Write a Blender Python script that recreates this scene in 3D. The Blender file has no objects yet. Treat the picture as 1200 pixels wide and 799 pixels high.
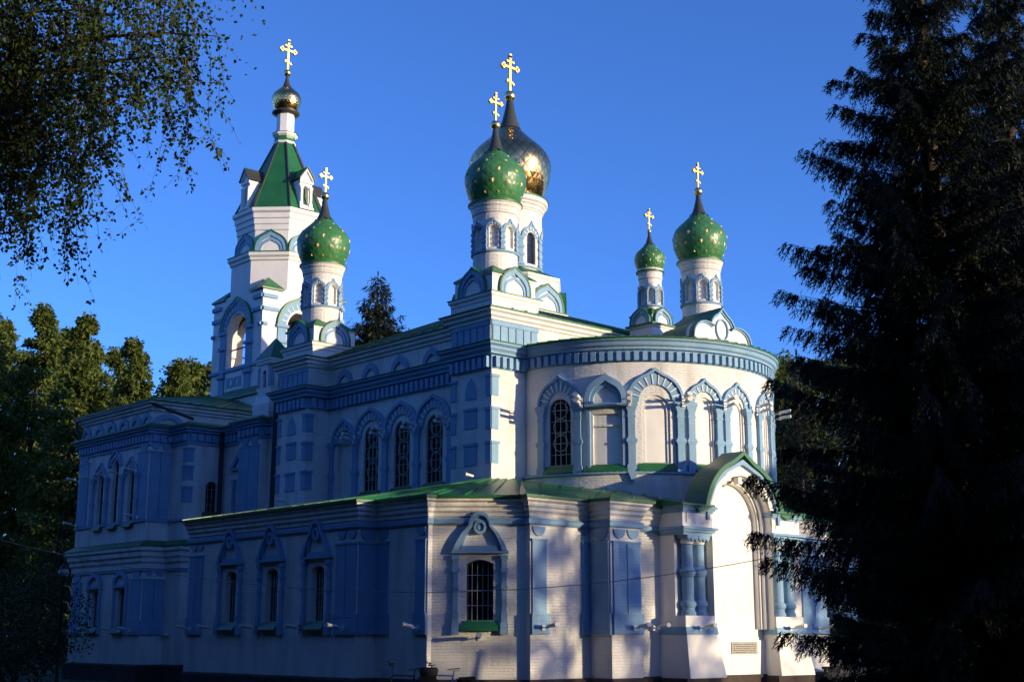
import bpy, math, random
import numpy as np
from math import sin, cos, pi, radians, sqrt, atan2, tan
from mathutils import Vector, Matrix
from mathutils.geometry import tessellate_polygon
S = bpy.context.scene
COL = S.collection

# ------------------------------------------------------------------ camera
PIT, YAW, FPX = 0.21438, radians(41.9), 1580.0
cf = Vector((-cos(YAW), sin(YAW), 0)); cr = cf.cross(Vector((0, 0, 1)))
fw = cf * cos(PIT) + Vector((0, 0, 1)) * sin(PIT)
upv = cr.cross(fw)
CAMP = Vector((30.182, -26.250, 1.75))
cam = bpy.data.cameras.new('camera'); camo = bpy.data.objects.new('camera', cam); COL.objects.link(camo)
M = Matrix((cr, upv, -fw)).transposed().to_4x4(); M.translation = CAMP
camo.matrix_world = M
cam.sensor_width = 36; cam.lens = 36 * FPX / 1200; cam.clip_end = 3000
S.camera = camo

# ------------------------------------------------------------------ light
SAZ, SEL = radians(22.5), radians(6.5)          # azimuth from east towards north
sd = Vector((cos(SEL) * cos(SAZ), cos(SEL) * sin(SAZ), sin(SEL)))
w = bpy.data.worlds.new('World'); S.world = w; w.use_nodes = True
nt = w.node_tree; nt.nodes.clear()
sky = nt.nodes.new('ShaderNodeTexSky'); sky.sky_type = 'NISHITA'; sky.sun_disc = False
sky.sun_elevation = SEL; sky.sun_rotation = pi / 2 - SAZ
sky.air_density = 0.65; sky.dust_density = 0.3; sky.ozone_density = 5.5; sky.altitude = 100
bg = nt.nodes.new('ShaderNodeBackground'); bg.inputs['Strength'].default_value = 0.15
wo = nt.nodes.new('ShaderNodeOutputWorld')
tint = nt.nodes.new('ShaderNodeMix'); tint.data_type = 'RGBA'; tint.blend_type = 'MULTIPLY'; tint.inputs[0].default_value = 1
tint.inputs[7].default_value = (1.48, .98, 1.0, 1); nt.links.new(sky.outputs[0], tint.inputs[6])
nt.links.new(tint.outputs[2], bg.inputs[0]); nt.links.new(bg.outputs[0], wo.inputs[0])
sl = bpy.data.lights.new('sun', 'SUN'); sl.energy = 2.4; sl.angle = radians(0.5); sl.color = (1.0, 0.81, 0.51)
so = bpy.data.objects.new('sun', sl); COL.objects.link(so)
so.rotation_euler = sd.to_track_quat('Z', 'Y').to_euler()
S.view_settings.view_transform = 'Standard'; S.view_settings.look = 'None'
S.view_settings.exposure = 1.4; S.view_settings.gamma = 1.0
S.cycles.max_bounces = 5; S.cycles.transparent_max_bounces = 8
S.cycles.use_adaptive_sampling = True; S.cycles.adaptive_threshold = 0.03
S.cycles.use_denoising = True

# ------------------------------------------------------------------ materials
def mat(name, col, rough=0.8, metal=0.0, spec=0.3):
    m = bpy.data.materials.new(name); m.use_nodes = True
    b = m.node_tree.nodes['Principled BSDF']
    b.inputs['Base Color'].default_value = (*col, 1); b.inputs['Roughness'].default_value = rough
    b.inputs['Metallic'].default_value = metal; b.inputs['Specular IOR Level'].default_value = spec
    return m
def N(m, t, **kw):
    n = m.node_tree.nodes.new(t)
    for k, v in kw.items(): setattr(n, k, v)
    return n
def L(m, a, b): m.node_tree.links.new(a, b)
def mottle(m, col, amp=0.12, scale=1.5, dirt=None, dirt_amt=0.0):
    """patchy tone variation + optional weather stains, from object space"""
    b = m.node_tree.nodes['Principled BSDF']
    tc = N(m, 'ShaderNodeTexCoord')
    n1 = N(m, 'ShaderNodeTexNoise'); n1.inputs['Scale'].default_value = scale; n1.inputs['Detail'].default_value = 6
    L(m, tc.outputs['Object'], n1.inputs['Vector'])
    mr = N(m, 'ShaderNodeMapRange'); mr.inputs[1].default_value = .3; mr.inputs[2].default_value = .7
    mr.inputs[3].default_value = 1 - amp; mr.inputs[4].default_value = 1 + amp * .6
    L(m, n1.outputs['Fac'], mr.inputs[0])
    mx = N(m, 'ShaderNodeMix', data_type='RGBA', blend_type='MULTIPLY'); mx.inputs[0].default_value = 1
    mx.inputs[6].default_value = (*col, 1); L(m, mr.outputs[0], mx.inputs[7])
    out = mx.outputs[2]
    if dirt:
        n2 = N(m, 'ShaderNodeTexNoise'); n2.inputs['Scale'].default_value = 1.0; n2.inputs['Detail'].default_value = 8
        mp = N(m, 'ShaderNodeMapping'); mp.inputs['Scale'].default_value = (2.2, 2.2, .35)
        L(m, tc.outputs['Object'], mp.inputs[0]); L(m, mp.outputs[0], n2.inputs['Vector'])
        r = N(m, 'ShaderNodeMapRange'); r.inputs[1].default_value = .47; r.inputs[2].default_value = .75
        r.inputs[3].default_value = 0; r.inputs[4].default_value = dirt_amt
        L(m, n2.outputs['Fac'], r.inputs[0])
        m2 = N(m, 'ShaderNodeMix', data_type='RGBA'); L(m, r.outputs[0], m2.inputs[0])
        L(m, out, m2.inputs[6]); m2.inputs[7].default_value = (*dirt, 1); out = m2.outputs[2]
    L(m, out, b.inputs['Base Color'])
    return m
def brick_bump(m, strength=0.75, dist=0.028):
    b = m.node_tree.nodes['Principled BSDF']
    uv = N(m, 'ShaderNodeUVMap', uv_map='UVMap')
    br = N(m, 'ShaderNodeTexBrick'); br.inputs['Scale'].default_value = 1
    br.inputs['Brick Width'].default_value = .26; br.inputs['Row Height'].default_value = .077
    br.inputs['Mortar Size'].default_value = .008; br.inputs['Mortar Smooth'].default_value = .4
    br.inputs['Color1'].default_value = (1, 1, 1, 1); br.inputs['Color2'].default_value = (.75, .75, .75, 1)
    br.inputs['Mortar'].default_value = (0, 0, 0, 1)
    L(m, uv.outputs[0], br.inputs['Vector'])
    nz = N(m, 'ShaderNodeTexNoise'); nz.inputs['Scale'].default_value = 14; nz.inputs['Detail'].default_value = 4
    L(m, uv.outputs[0], nz.inputs['Vector'])
    ad = N(m, 'ShaderNodeMath', operation='MULTIPLY_ADD'); ad.inputs[1].default_value = .7
    L(m, nz.outputs['Fac'], ad.inputs[0]); L(m, br.outputs['Color'], ad.inputs[2])
    bu = N(m, 'ShaderNodeBump'); bu.inputs['Strength'].default_value = strength; bu.inputs['Distance'].default_value = dist
    L(m, ad.outputs[0], bu.inputs['Height']); L(m, bu.outputs[0], b.inputs['Normal'])
    return m
WHITE = brick_bump(mottle(mat('white_painted_brick', (.78, .76, .72), .75), (.78, .755, .715), .07, 1.3, (.42, .40, .36), .6))
WSTUC = mottle(mat('white_stucco', (.8, .78, .73), .7), (.79, .77, .73), .05, 2.0, (.55, .5, .44), .3)
BLUE = brick_bump(mottle(mat('blue_painted_brick', (.205, .355, .515), .7), (.205, .355, .515), .1, 1.6, (.34, .44, .55), .35), .35)
PLINTH = mottle(mat('dark_stone_plinth', (.06, .045, .04), .9), (.06, .045, .04), .3, 3)
def roofmat(name, col, rough):
    m = mottle(mat(name, col, rough, 0, .5), col, .22, 1.2, (col[0] * 2.2, col[1] * .9, col[2] * 1.6), .4)
    return m
GREEN = roofmat('green_roof_metal', (.016, .13, .04), .42)
DARKG = roofmat('dark_neck_metal', (.045, .05, .042), .35)
PIPE = mat('drainpipe_metal', (.03, .035, .04), .5)
def shingle(m, nu, nv, strength, jitter, tone=False):
    b = m.node_tree.nodes['Principled BSDF']
    uv = N(m, 'ShaderNodeUVMap', uv_map='UVMap')
    mp = N(m, 'ShaderNodeMapping'); mp.inputs['Scale'].default_value = (nu, nv, 1)
    L(m, uv.outputs[0], mp.inputs[0])
    rot = N(m, 'ShaderNodeVectorRotate'); rot.inputs['Angle'].default_value = radians(45); rot.rotation_type = 'Z_AXIS'
    L(m, mp.outputs[0], rot.inputs[0])
    vo = N(m, 'ShaderNodeTexVoronoi', distance='CHEBYCHEV', feature='F1'); vo.inputs['Scale'].default_value = 1
    vo.inputs['Randomness'].default_value = 0
    L(m, rot.outputs[0], vo.inputs['Vector'])
    bu = N(m, 'ShaderNodeBump'); bu.inputs['Strength'].default_value = strength; bu.inputs['Distance'].default_value = .03
    bu.invert = True
    L(m, vo.outputs['Distance'], bu.inputs['Height'])
    if tone:
        cr_ = N(m, 'ShaderNodeMapRange'); cr_.inputs[3].default_value = .84; cr_.inputs[4].default_value = 1.1
        sp = N(m, 'ShaderNodeSeparateColor'); L(m, vo.outputs['Color'], sp.inputs[0]); L(m, sp.outputs[0], cr_.inputs[0])
        ed = N(m, 'ShaderNodeMapRange'); ed.inputs[1].default_value = .42; ed.inputs[2].default_value = .49; ed.inputs[3].default_value = 1; ed.inputs[4].default_value = .4
        L(m, vo.outputs['Distance'], ed.inputs[0]); mu = N(m, 'ShaderNodeMath', operation='MULTIPLY'); L(m, cr_.outputs[0], mu.inputs[0]); L(m, ed.outputs[0], mu.inputs[1])
        mx = N(m, 'ShaderNodeMix', data_type='RGBA', blend_type='MULTIPLY'); mx.inputs[0].default_value = 1; mx.inputs[6].default_value = b.inputs['Base Color'].default_value
        L(m, mu.outputs[0], mx.inputs[7]); L(m, mx.outputs[2], b.inputs['Base Color'])
    # each plate sits at a slightly different tilt
    sub = N(m, 'ShaderNodeVectorMath', operation='SUBTRACT'); sub.inputs[1].default_value = (.5, .5, .5)
    L(m, vo.outputs['Color'], sub.inputs[0])
    sc = N(m, 'ShaderNodeVectorMath', operation='SCALE'); sc.inputs['Scale'].default_value = jitter
    L(m, sub.outputs[0], sc.inputs[0])
    ad = N(m, 'ShaderNodeVectorMath', operation='ADD'); L(m, bu.outputs[0], ad.inputs[0]); L(m, sc.outputs[0], ad.inputs[1])
    no = N(m, 'ShaderNodeVectorMath', operation='NORMALIZE'); L(m, ad.outputs[0], no.inputs[0])
    L(m, no.outputs[0], b.inputs['Normal'])
    return m
DOMEG = shingle(mottle(mat('green_dome_tiles', (.045, .175, .055), .38, 0, .5), (.045, .175, .055), .18, 2.5), 26, 9, .6, .06)
GOLDD = shingle(mat('gilded_dome_plates', (.78, .50, .20), .20, 1.0), 36, 11, .5, .08, True)
GOLD = mat('gilded_metal', (.80, .52, .16), .45, 1.0)
STARM = mat('gilded_star', (.85, .60, .24), .55, .5)
BALLG = mat('gilded_ball', (.85, .62, .26), .3, 1.0)
GLASS = mat('dark_window_glass', (.012, .013, .016), .12, 0, .6)
_gb = GLASS.node_tree.nodes['Principled BSDF']; _gn = N(GLASS, 'ShaderNodeTexNoise'); _gn.inputs['Scale'].default_value = 2.2
_gt = N(GLASS, 'ShaderNodeTexCoord'); L(GLASS, _gt.outputs['Object'], _gn.inputs['Vector']); _gu = N(GLASS, 'ShaderNodeBump'); _gu.inputs['Strength'].default_value = .5; _gu.inputs['Distance'].default_value = .08
L(GLASS, _gn.outputs['Fac'], _gu.inputs['Height']); L(GLASS, _gu.outputs[0], _gb.inputs['Normal'])
BARS = mat('pale_window_bars', (.42, .42, .40), .6)
LAMP = mat('grey_floodlight_casing', (.66, .65, .62), .5)
BRONZE = mat('bronze_bell', (.12, .10, .06), .4, .8)
DARKIN = mat('dark_interior_plaster', (.5, .42, .34), .9)

# ------------------------------------------------------------------ mesh helper
class MB:
    def __init__(s): s.v = []; s.f = []; s.uv = []; s.m = []; s.sm = []
    def face(s, pts, uv=None, m=0, smooth=False):
        i = len(s.v); s.v.extend([tuple(p) for p in pts]); s.f.append(tuple(range(i, i + len(pts))))
        if uv is None:
            a, b, c = Vector(pts[0]), Vector(pts[1]), Vector(pts[2]); n = (b - a).cross(c - a)
            if n.length > 1e-12: n.normalize()
            if abs(n.z) > .75: uv = [(p[0], p[1]) for p in pts]
            else:
                t = Vector((-n.y, n.x, 0)); t = t.normalized() if t.length > 1e-9 else Vector((1, 0, 0))
                uv = [(p[0] * t.x + p[1] * t.y, p[2]) for p in pts]
        s.uv.append(uv); s.m.append(m); s.sm.append(smooth)
    def grid(s, rows, uvrows=None, closed=False, m=0, smooth=True):
        base = len(s.v); nr, nc = len(rows), len(rows[0])
        for r in rows: s.v.extend([tuple(p) for p in r])
        for i in range(nr - 1):
            for j in range(nc if closed else nc - 1):
                k = (j + 1) % nc
                s.f.append((base + i * nc + j, base + i * nc + k, base + (i + 1) * nc + k, base + (i + 1) * nc + j))
                if uvrows: s.uv.append([uvrows(i, j), uvrows(i, j + 1), uvrows(i + 1, j + 1), uvrows(i + 1, j)])
                else: s.uv.append([(j, i), (j + 1, i), (j + 1, i + 1), (j, i + 1)])
                s.m.append(m); s.sm.append(smooth)
    def box(s, x0, x1, y0, y1, z0, z1, m=0):
        p = [(x0, y0, z0), (x1, y0, z0), (x1, y1, z0), (x0, y1, z0), (x0, y0, z1), (x1, y0, z1), (x1, y1, z1), (x0, y1, z1)]
        for q in ((3, 2, 1, 0), (4, 5, 6, 7), (0, 1, 5, 4), (1, 2, 6, 5), (2, 3, 7, 6), (3, 0, 4, 7)): s.face([p[k] for k in q], m=m)
    def tube(s, pts, r, n=8, m=0, cap=True):
        pts = [Vector(p) for p in pts]; rows = []
        rr = r if isinstance(r, (list, tuple)) else [r] * len(pts)
        for i, p in enumerate(pts):
            d = (pts[min(i + 1, len(pts) - 1)] - pts[max(i - 1, 0)]).normalized()
            a = d.cross(Vector((0, 0, 1)));
            if a.length < 1e-3: a = d.cross(Vector((1, 0, 0)))
            a.normalize(); b = d.cross(a)
            rows.append([p + (a * cos(t) + b * sin(t)) * rr[i] for t in [2 * pi * k / n for k in range(n)]])
        s.grid(rows, closed=True, m=m)
        if cap: s.face(rows[0][::-1], m=m); s.face(rows[-1], m=m)
    def lathe(s, x, y, prof, n=32, m=0, smooth=True, ph=0.0, uvs=1.0):
        rows = [[(x + r * cos(ph + 2 * pi * k / n), y + r * sin(ph + 2 * pi * k / n), z) for k in range(n)] for r, z in prof]
        ln = [0]
        for (a, b), (c, d) in zip(prof, prof[1:]): ln.append(ln[-1] + sqrt((a - c) ** 2 + (b - d) ** 2))
        T = ln[-1] or 1
        s.grid(rows, lambda i, j: (j / n * uvs, ln[i] / T), closed=True, m=m, smooth=smooth)
    def build(s, name, mats, parent=None, loc=None):
        me = bpy.data.meshes.new(name); me.from_pydata(s.v, [], s.f)
        ul = me.uv_layers.new(name='UVMap')
        ul.data.foreach_set('uv', np.array([c for f in s.uv for p in f for c in p], dtype=np.float32))
        for q in (mats if isinstance(mats, (list, tuple)) else [mats]): me.materials.append(q)
        me.polygons.foreach_set('material_index', np.array(s.m, dtype=np.int32))
        me.polygons.foreach_set('use_smooth', np.array(s.sm, dtype=bool)); me.update()
        o = bpy.data.objects.new(name, me); COL.objects.link(o)
        if parent: o.parent = parent
        if loc: o.location = loc
        return o
def tag(o, label=None, cat=None, group=None, kind=None):
    if label: o['label'] = label
    if cat: o['category'] = cat
    if group: o['group'] = group
    if kind: o['kind'] = kind
    return o
def empty(name, loc=(0, 0, 0)):
    o = bpy.data.objects.new(name, None); COL.objects.link(o); o.location = loc; return o
def copy_tree(o, parent=None):
    c = o.copy(); COL.objects.link(c)
    if parent: c.parent = parent
    for ch in [k for k in o.children]: copy_tree(ch, c)
    return c

# ------------------------------------------------------------------ frames: (u along wall, v up, n outward)
class Pl:
    curved = False
    def __init__(s, p0, p1):
        s.o = Vector((*p0, 0)); d = Vector((p1[0] - p0[0], p1[1] - p0[1], 0)); s.len = d.length; s.u = d.normalized()
        s.n = Vector((s.u.y, -s.u.x, 0))
    def p(s, u, v, n=0.0): return s.o + s.u * u + s.n * n + Vector((0, 0, v))
    def nrm(s, u): return s.n
class Cy:
    curved = True
    def __init__(s, c, R, a0=0.0): s.c = c; s.R = R; s.a0 = a0
    def p(s, u, v, n=0.0):
        a = s.a0 + u / s.R; return Vector((s.c[0] + (s.R + n) * cos(a), s.c[1] + (s.R + n) * sin(a), v))
    def nrm(s, u): a = s.a0 + u / s.R; return Vector((cos(a), sin(a), 0))
def usub(fr, u0, u1, step=.18):
    k = max(1, int(math.ceil((u1 - u0) / step))) if fr.curved else 1
    return [u0 + (u1 - u0) * i / k for i in range(k + 1)]
def fbox(mb, fr, u0, u1, v0, v1, n0, n1, m=0, taper=0.0):
    us = usub(fr, u0, u1)
    for a, b in zip(us, us[1:]):
        mb.face([fr.p(a, v0, n1), fr.p(b, v0, n1), fr.p(b, v1, n1), fr.p(a, v1, n1)], m=m)
        mb.face([fr.p(a, v1, n1), fr.p(b, v1, n1), fr.p(b, v1, n0), fr.p(a, v1, n0)], m=m)
        mb.face([fr.p(a, v0, n0), fr.p(b, v0, n0), fr.p(b, v0, n1), fr.p(a, v0, n1)], m=m)
    mb.face([fr.p(u0, v0, n0), fr.p(u0, v0, n1), fr.p(u0, v1, n1), fr.p(u0, v1, n0)], m=m)
    mb.face([fr.p(u1, v0, n1), fr.p(u1, v0, n0), fr.p(u1, v1, n0), fr.p(u1, v1, n1)], m=m)
def plate(mb, fr, pts, n0, n1, m=0):
    mb.face([fr.p(u, v, n1) for u, v in pts], m=m)
    for (a, b), (c, d) in zip(pts, pts[1:] + pts[:1]):
        mb.face([fr.p(a, b, n0), fr.p(c, d, n0), fr.p(c, d, n1), fr.p(a, b, n1)], m=m)
def band(mb, fr, inn, out, n0, n1, m=0):
    for i in range(len(inn) - 1):
        a, b, c, d = inn[i], inn[i + 1], out[i + 1], out[i]
        mb.face([fr.p(*a, n1), fr.p(*b, n1), fr.p(*c, n1), fr.p(*d, n1)][::-1], m=m)
        mb.face([fr.p(*d, n1), fr.p(*c, n1), fr.p(*c, n0), fr.p(*d, n0)][::-1], m=m)
        mb.face([fr.p(*a, n0), fr.p(*b, n0), fr.p(*b, n1), fr.p(*a, n1)][::-1], m=m)
    for i in (0, -1):
        mb.face([fr.p(*inn[i], n0), fr.p(*inn[i], n1), fr.p(*out[i], n1), fr.p(*out[i], n0)], m=m)
def arc(uc, vc, r, tip=0.0, n=24, a0=0.0, a1=pi):
    o = []
    for i in range(n + 1):
        t = a1 + (a0 - a1) * i / n; x, y = cos(t), sin(t)
        y2 = vc + r * y + tip * max(0, 1 - abs(x) / .32) ** 1.5
        o.append((uc + r * x, y2))
    return o
OG = [(-1, 0), (-1.0, .16), (-.965, .34), (-.87, .52), (-.72, .66), (-.53, .765), (-.34, .84), (-.17, .905), (0, 1.0)]
OG = OG + [(-x, y) for x, y in OG[-2::-1]]
def ogee(uc, v0, hw, h): return [(uc + x * hw, v0 + y * h) for x, y in OG]
class Op:
    def __init__(s, uc, w, sill, spring, kind='round', depth=.2, rise=.12):
        s.uc, s.w, s.sill, s.spring, s.kind, s.depth, s.rise = uc, w, sill, spring, kind, depth, rise
    def top(s, u):
        x = (u - s.uc) / (s.w / 2); x = max(-1, min(1, x))
        if s.kind == 'round': return s.spring + s.w / 2 * sqrt(max(0, 1 - x * x))
        if s.kind == 'seg': return s.spring + s.rise * (1 - x * x)
        return s.spring
    def us(s, k=16):
        if s.kind == 'rect': return [s.uc - s.w / 2, s.uc + s.w / 2]
        return [s.uc - s.w / 2 * cos(pi * i / k) for i in range(k + 1)]
    def outline(s):
        u = s.us(); return [(u[0], s.sill)] + [(x, s.top(x)) for x in u] + [(u[-1], s.sill)]
def wall(mb, fr, u0, u1, v0, v1, ops=(), m=0, n=0.0):
    br = set(usub(fr, u0, u1)) | {u0, u1}
    for o in ops: br |= set(o.us())
    br = sorted(br)
    for a, b in zip(br, br[1:]):
        if b - a < 1e-6: continue
        mid = (a + b) / 2; cuts = [(o.sill, o.sill, o.top(a), o.top(b)) for o in ops if abs(mid - o.uc) < o.w / 2]
        cuts.sort(); lo = (v0, v0)
        for c in cuts + [(v1, v1, 0, 0)]:
            mb.face([fr.p(a, lo[0], n), fr.p(b, lo[1], n), fr.p(b, c[1], n), fr.p(a, c[0], n)], m=m); lo = (c[2], c[3])
    for o in ops:
        ol = o.outline(); ol = ol + ol[:1]
        for (a, b), (c, d) in zip(ol, ol[1:]):
            mb.face([fr.p(a, b, n), fr.p(c, d, n), fr.p(c, d, n - o.depth), fr.p(a, b, n - o.depth)], m=m)
def panel(mb, fr, o, n, m=0):
    us = sorted(set(o.us()) | set(usub(fr, o.uc - o.w / 2, o.uc + o.w / 2)))
    for a, b in zip(us, us[1:]):
        mb.face([fr.p(a, o.sill, n), fr.p(b, o.sill, n), fr.p(b, o.top(b), n), fr.p(a, o.top(a), n)], m=m)

# swept mouldings round a footprint
def offs(foot, n, closed):
    out = []; k = len(foot)
    for i in range(k):
        p = Vector(foot[i])
        def nr(a, b): d = (Vector(b) - Vector(a)).normalized(); return Vector((d.y, -d.x))
        if closed or 0 < i < k - 1:
            n1 = nr(foot[i - 1], foot[i]); n2 = nr(foot[i], foot[(i + 1) % k])
            b = (n1 + n2); b = b / max(.25, 1 + n1.dot(n2)); out.append(p + b * n)
        elif i == 0: out.append(p + nr(foot[0], foot[1]) * n)
        else: out.append(p + nr(foot[-2], foot[-1]) * n)
    return out
def ring(mb, foot, prof, closed=True, m=0):
    rows = [[(q.x, q.y, v) for q in offs(foot, n, closed)] for n, v in prof]
    k = len(foot)
    for i in range(len(rows) - 1):
        for j in range(k if closed else k - 1):
            a, b = rows[i], rows[i + 1]; l = (j + 1) % k
            mb.face([a[j], a[l], b[l], b[j]], m=m)
def edges(foot, closed=True):
    k = len(foot); return [(foot[i], foot[(i + 1) % k]) for i in range(k if closed else k - 1)]
def dentils(mb, foot, v0, v1, n0, n1, pitch, duty=.55, closed=True, m=0):
    for a, b in edges(foot, closed):
        fr = Pl(a, b); k = int(fr.len / pitch)
        if k < 1: continue
        st = fr.len / k
        for i in range(k):
            u = st * (i + .5)
            fbox(mb, fr, u - st * duty / 2, u + st * duty / 2, v0, v1, n0, n1, m)
def fill(mb, pts3, m=0):
    for t in tessellate_polygon([[Vector(p) for p in pts3]]):
        q = [pts3[i] for i in t]; a, b, c = map(Vector, q)
        if (b - a).cross(c - a).z < 0: q = q[::-1]
        mb.face(q, m=m)
def roofq(mb, lo0, lo1, hi1, hi0, seam=.55, m=0):
    """roof plane with standing seams running from eave (lo) to ridge (hi)"""
    mb.face([lo0, lo1, hi1, hi0], m=m)
    lo0, lo1, hi0, hi1 = map(Vector, (lo0, lo1, hi0, hi1))
    nn = (lo1 - lo0).cross(hi0 - lo0)
    if nn.length < 1e-6: nn = (lo1 - lo0).cross(hi1 - lo0)
    nn.normalize(); L_ = max((lo1 - lo0).length, (hi1 - hi0).length); k = max(1, int(L_ / seam)); e = (lo1 - lo0).normalized()
    for i in range(k + 1):
        a = lo0.lerp(lo1, i / k); b = hi0.lerp(hi1, i / k); h = nn * .035; s = e * .018
        mb.face([a - s, a - s + h, b - s + h, b - s], m=m); mb.face([a + s + h, a + s, b + s, b + s + h], m=m)
        mb.face([a - s + h, a + s + h, b + s + h, b - s + h], m=m); mb.face([a - s, a + s, a + s + h, a - s + h], m=m)

# ------------------------------------------------------------------ ornament
def hood(blue, fr, uc, spring, ri, ro, tip, nv=9, n=.11, w=.10):
    """keel arch: outer moulding + radial voussoir blocks"""
    band(blue, fr, arc(uc, spring, ro - w, tip * .8), arc(uc, spring, ro, tip), 0, n)
    r0, r1 = ri, ro - w - .004
    def P(t, r, tp): return (uc + r * cos(t), spring + r * sin(t) + tp * max(0, 1 - abs(cos(t)) / .32) ** 1.5)
    ts = [pi - pi * i / 32 for i in range(33)]
    band(blue, fr, [P(t, r0, 0) for t in ts], [P(t, r1, tip * .75) for t in ts], 0, n * .42)
    for i in range(nv - 1):                    # white joints between the painted voussoirs
        t = pi * (i + 1) / nv; da = .016 / ((r0 + r1) / 2)
        rr1 = r1 - .01; plate(blue, fr, [P(t - da, r0 + .01, 0), P(t + da, r0 + .01, 0), P(t + da, rr1, tip * .7), P(t - da, rr1, tip * .7)][::-1], 0, n * .42 + .02, 1)
def pilaster(blue, fr, uc, v0, v1, w=.26, n=.12):
    """engaged colonnette with base, bulb and stepped capital"""
    H = v1 - v0; h = w / 2
    st = [(0, .10, 1.12), (.10, .40, .86), (.40, .425, 1.05), (.425, .46, 1.28), (.46, .485, 1.05), (.485, .78, .80), (.78, .80, 1.0), (.80, .87, .84), (.87, .90, 1.0), (.90, .94, 1.2), (.94, 1.0, 1.45)]
    for a, b, k in st: fbox(blue, fr, uc - h * k, uc + h * k, v0 + a * H, v0 + b * H - .001, 0, n * (.75 + .35 * (k - .8)))
def sillg(mb, fr, u0, u1, v0, v1, n0, n1):
    us = usub(fr, u0, u1)
    for a, b in zip(us, us[1:]):
        mb.face([fr.p(a, v0, n1), fr.p(b, v0, n1), fr.p(b, v1, n0), fr.p(a, v1, n0)])
        mb.face([fr.p(a, v0 - .05, n1), fr.p(b, v0 - .05, n1), fr.p(b, v0, n1), fr.p(a, v0, n1)])
    for u, s in ((u0, 1), (u1, -1)):
        mb.face([fr.p(u, v0 - .05, 0), fr.p(u, v0 - .05, n1), fr.p(u, v0, n1), fr.p(u, v1, n0)][::s])
def grille(mb, fr, o, n, circ=True, nb=3, nh=6):
    t = .008
    def bar(u0, v0, u1, v1):
        d = Vector((u1 - u0, v1 - v0)); d.normalize(); p = Vector((-d.y, d.x)) * t
        plate(mb, fr, [(u0 - p.x, v0 - p.y), (u1 - p.x, v1 - p.y), (u1 + p.x, v1 + p.y), (u0 + p.x, v0 + p.y)], n, n + .03)
    hw = o.w / 2
    for i in range(1, nb + 1):
        u = o.uc - hw + o.w * i / (nb + 1); bar(u, o.sill, u, o.top(u) - .01)
    H = o.top(o.uc) - o.sill
    for j in range(1, nh):
        v = o.sill + H * j / nh
        if v < o.spring: bar(o.uc - hw, v, o.uc + hw, v)
        else:
            x = hw * sqrt(max(.02, 1 - ((v - o.spring) / hw) ** 2)) if o.kind == 'round' else hw
            bar(o.uc - x, v, o.uc + x, v)
    if circ:
        r = hw * .66; v = o.top(o.uc) - r - .1
        while v - r > o.sill + .25:
            band(mb, fr, arc(o.uc, v, r - .010, 0, 20, 0, 2 * pi), arc(o.uc, v, r + .006, 0, 20, 0, 2 * pi), n + .004, n + .035); v -= 2 * r + .01
def quoin(par, fr, uc, v0, v1, w, n=.03):
    mb = MB(); fbox(mb, fr, uc - w / 2, uc + w / 2, v0, v1 - .08, 0, n); fbox(mb, fr, uc - w / 2 - .03, uc + w / 2 + .03, v1 - .08, v1, 0, n + .03); mb.build('quoin', BLUE, par)

church = empty('church'); tag(church, 'white and blue brick church with green onion domes, gilded central dome and bell tower', 'church')
WINS = []
def window(fr, o, wallmb, n0=0.0, trims=None, circ=True, nb=3, nh=6, sill=True, name='window'):
    g = MB(); panel(g, fr, o, n0 - o.depth + .004); wo_ = g.build(name, GLASS, church)
    b = MB(); grille(b, fr, o, n0 - o.depth + .03, circ, nb, nh); b.build('window_bars', BARS, wo_)
    f = MB(); ol = o.outline(); hw = o.w / 2
    cx, cz = o.uc, (o.sill + o.spring) / 2
    inn = [(cx + (u - cx) * (1 - .05 / hw), v - .05 if v > o.sill else v) for u, v in ol]
    band(f, fr, inn, ol, n0 - o.depth + .005, n0 - o.depth + .05); f.build('window_frame', PIPE, wo_)
    if sill:
        s_ = MB(); sillg(s_, fr, o.uc - hw - .12, o.uc + hw + .12, o.sill - .2, o.sill + .02, n0 - .02, n0 + .16); s_.build('window_sill', GREEN, wo_)
    return wo_

# floodlight: one mesh reused, pointing outward along +X of its own frame
fm = MB()
fm.tube([(0, 0, 0), (.10, 0, .0), (.16, 0, -.02)], .018, 6)
fm.box(-.004, .02, -.05, .05, -.07, .07)
hs = [(.12, .035), (.16, .06), (.30, .062), (.38, .075), (.40, .078)]
fm.grid([[(x, r * cos(t) * 1.15, .03 + r * sin(t) * .75 + (x - .12) * .18) for t in [2 * pi * k / 10 for k in range(10)]] for x, r in hs], closed=True)
fm.face([(.40, .078 * cos(t) * 1.15, .03 + .078 * sin(t) * .75 + .05) for t in [2 * pi * k / 10 for k in range(10)]])
fl0 = fm.build('floodlight', LAMP, church); FLUSED = [False]
def flood(fr, u, v, n=0.0, yaw=0.0):
    o = fl0 if not FLUSED[0] else fl0.copy()
    if FLUSED[0]: COL.objects.link(o); o.parent = church
    FLUSED[0] = True
    nn = fr.nrm(u); o.location = fr.p(u, v, n); o.rotation_euler = (0, 0, atan2(nn.y, nn.x) + yaw); o.scale = (1.35, 1.0, 1.0)

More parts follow.
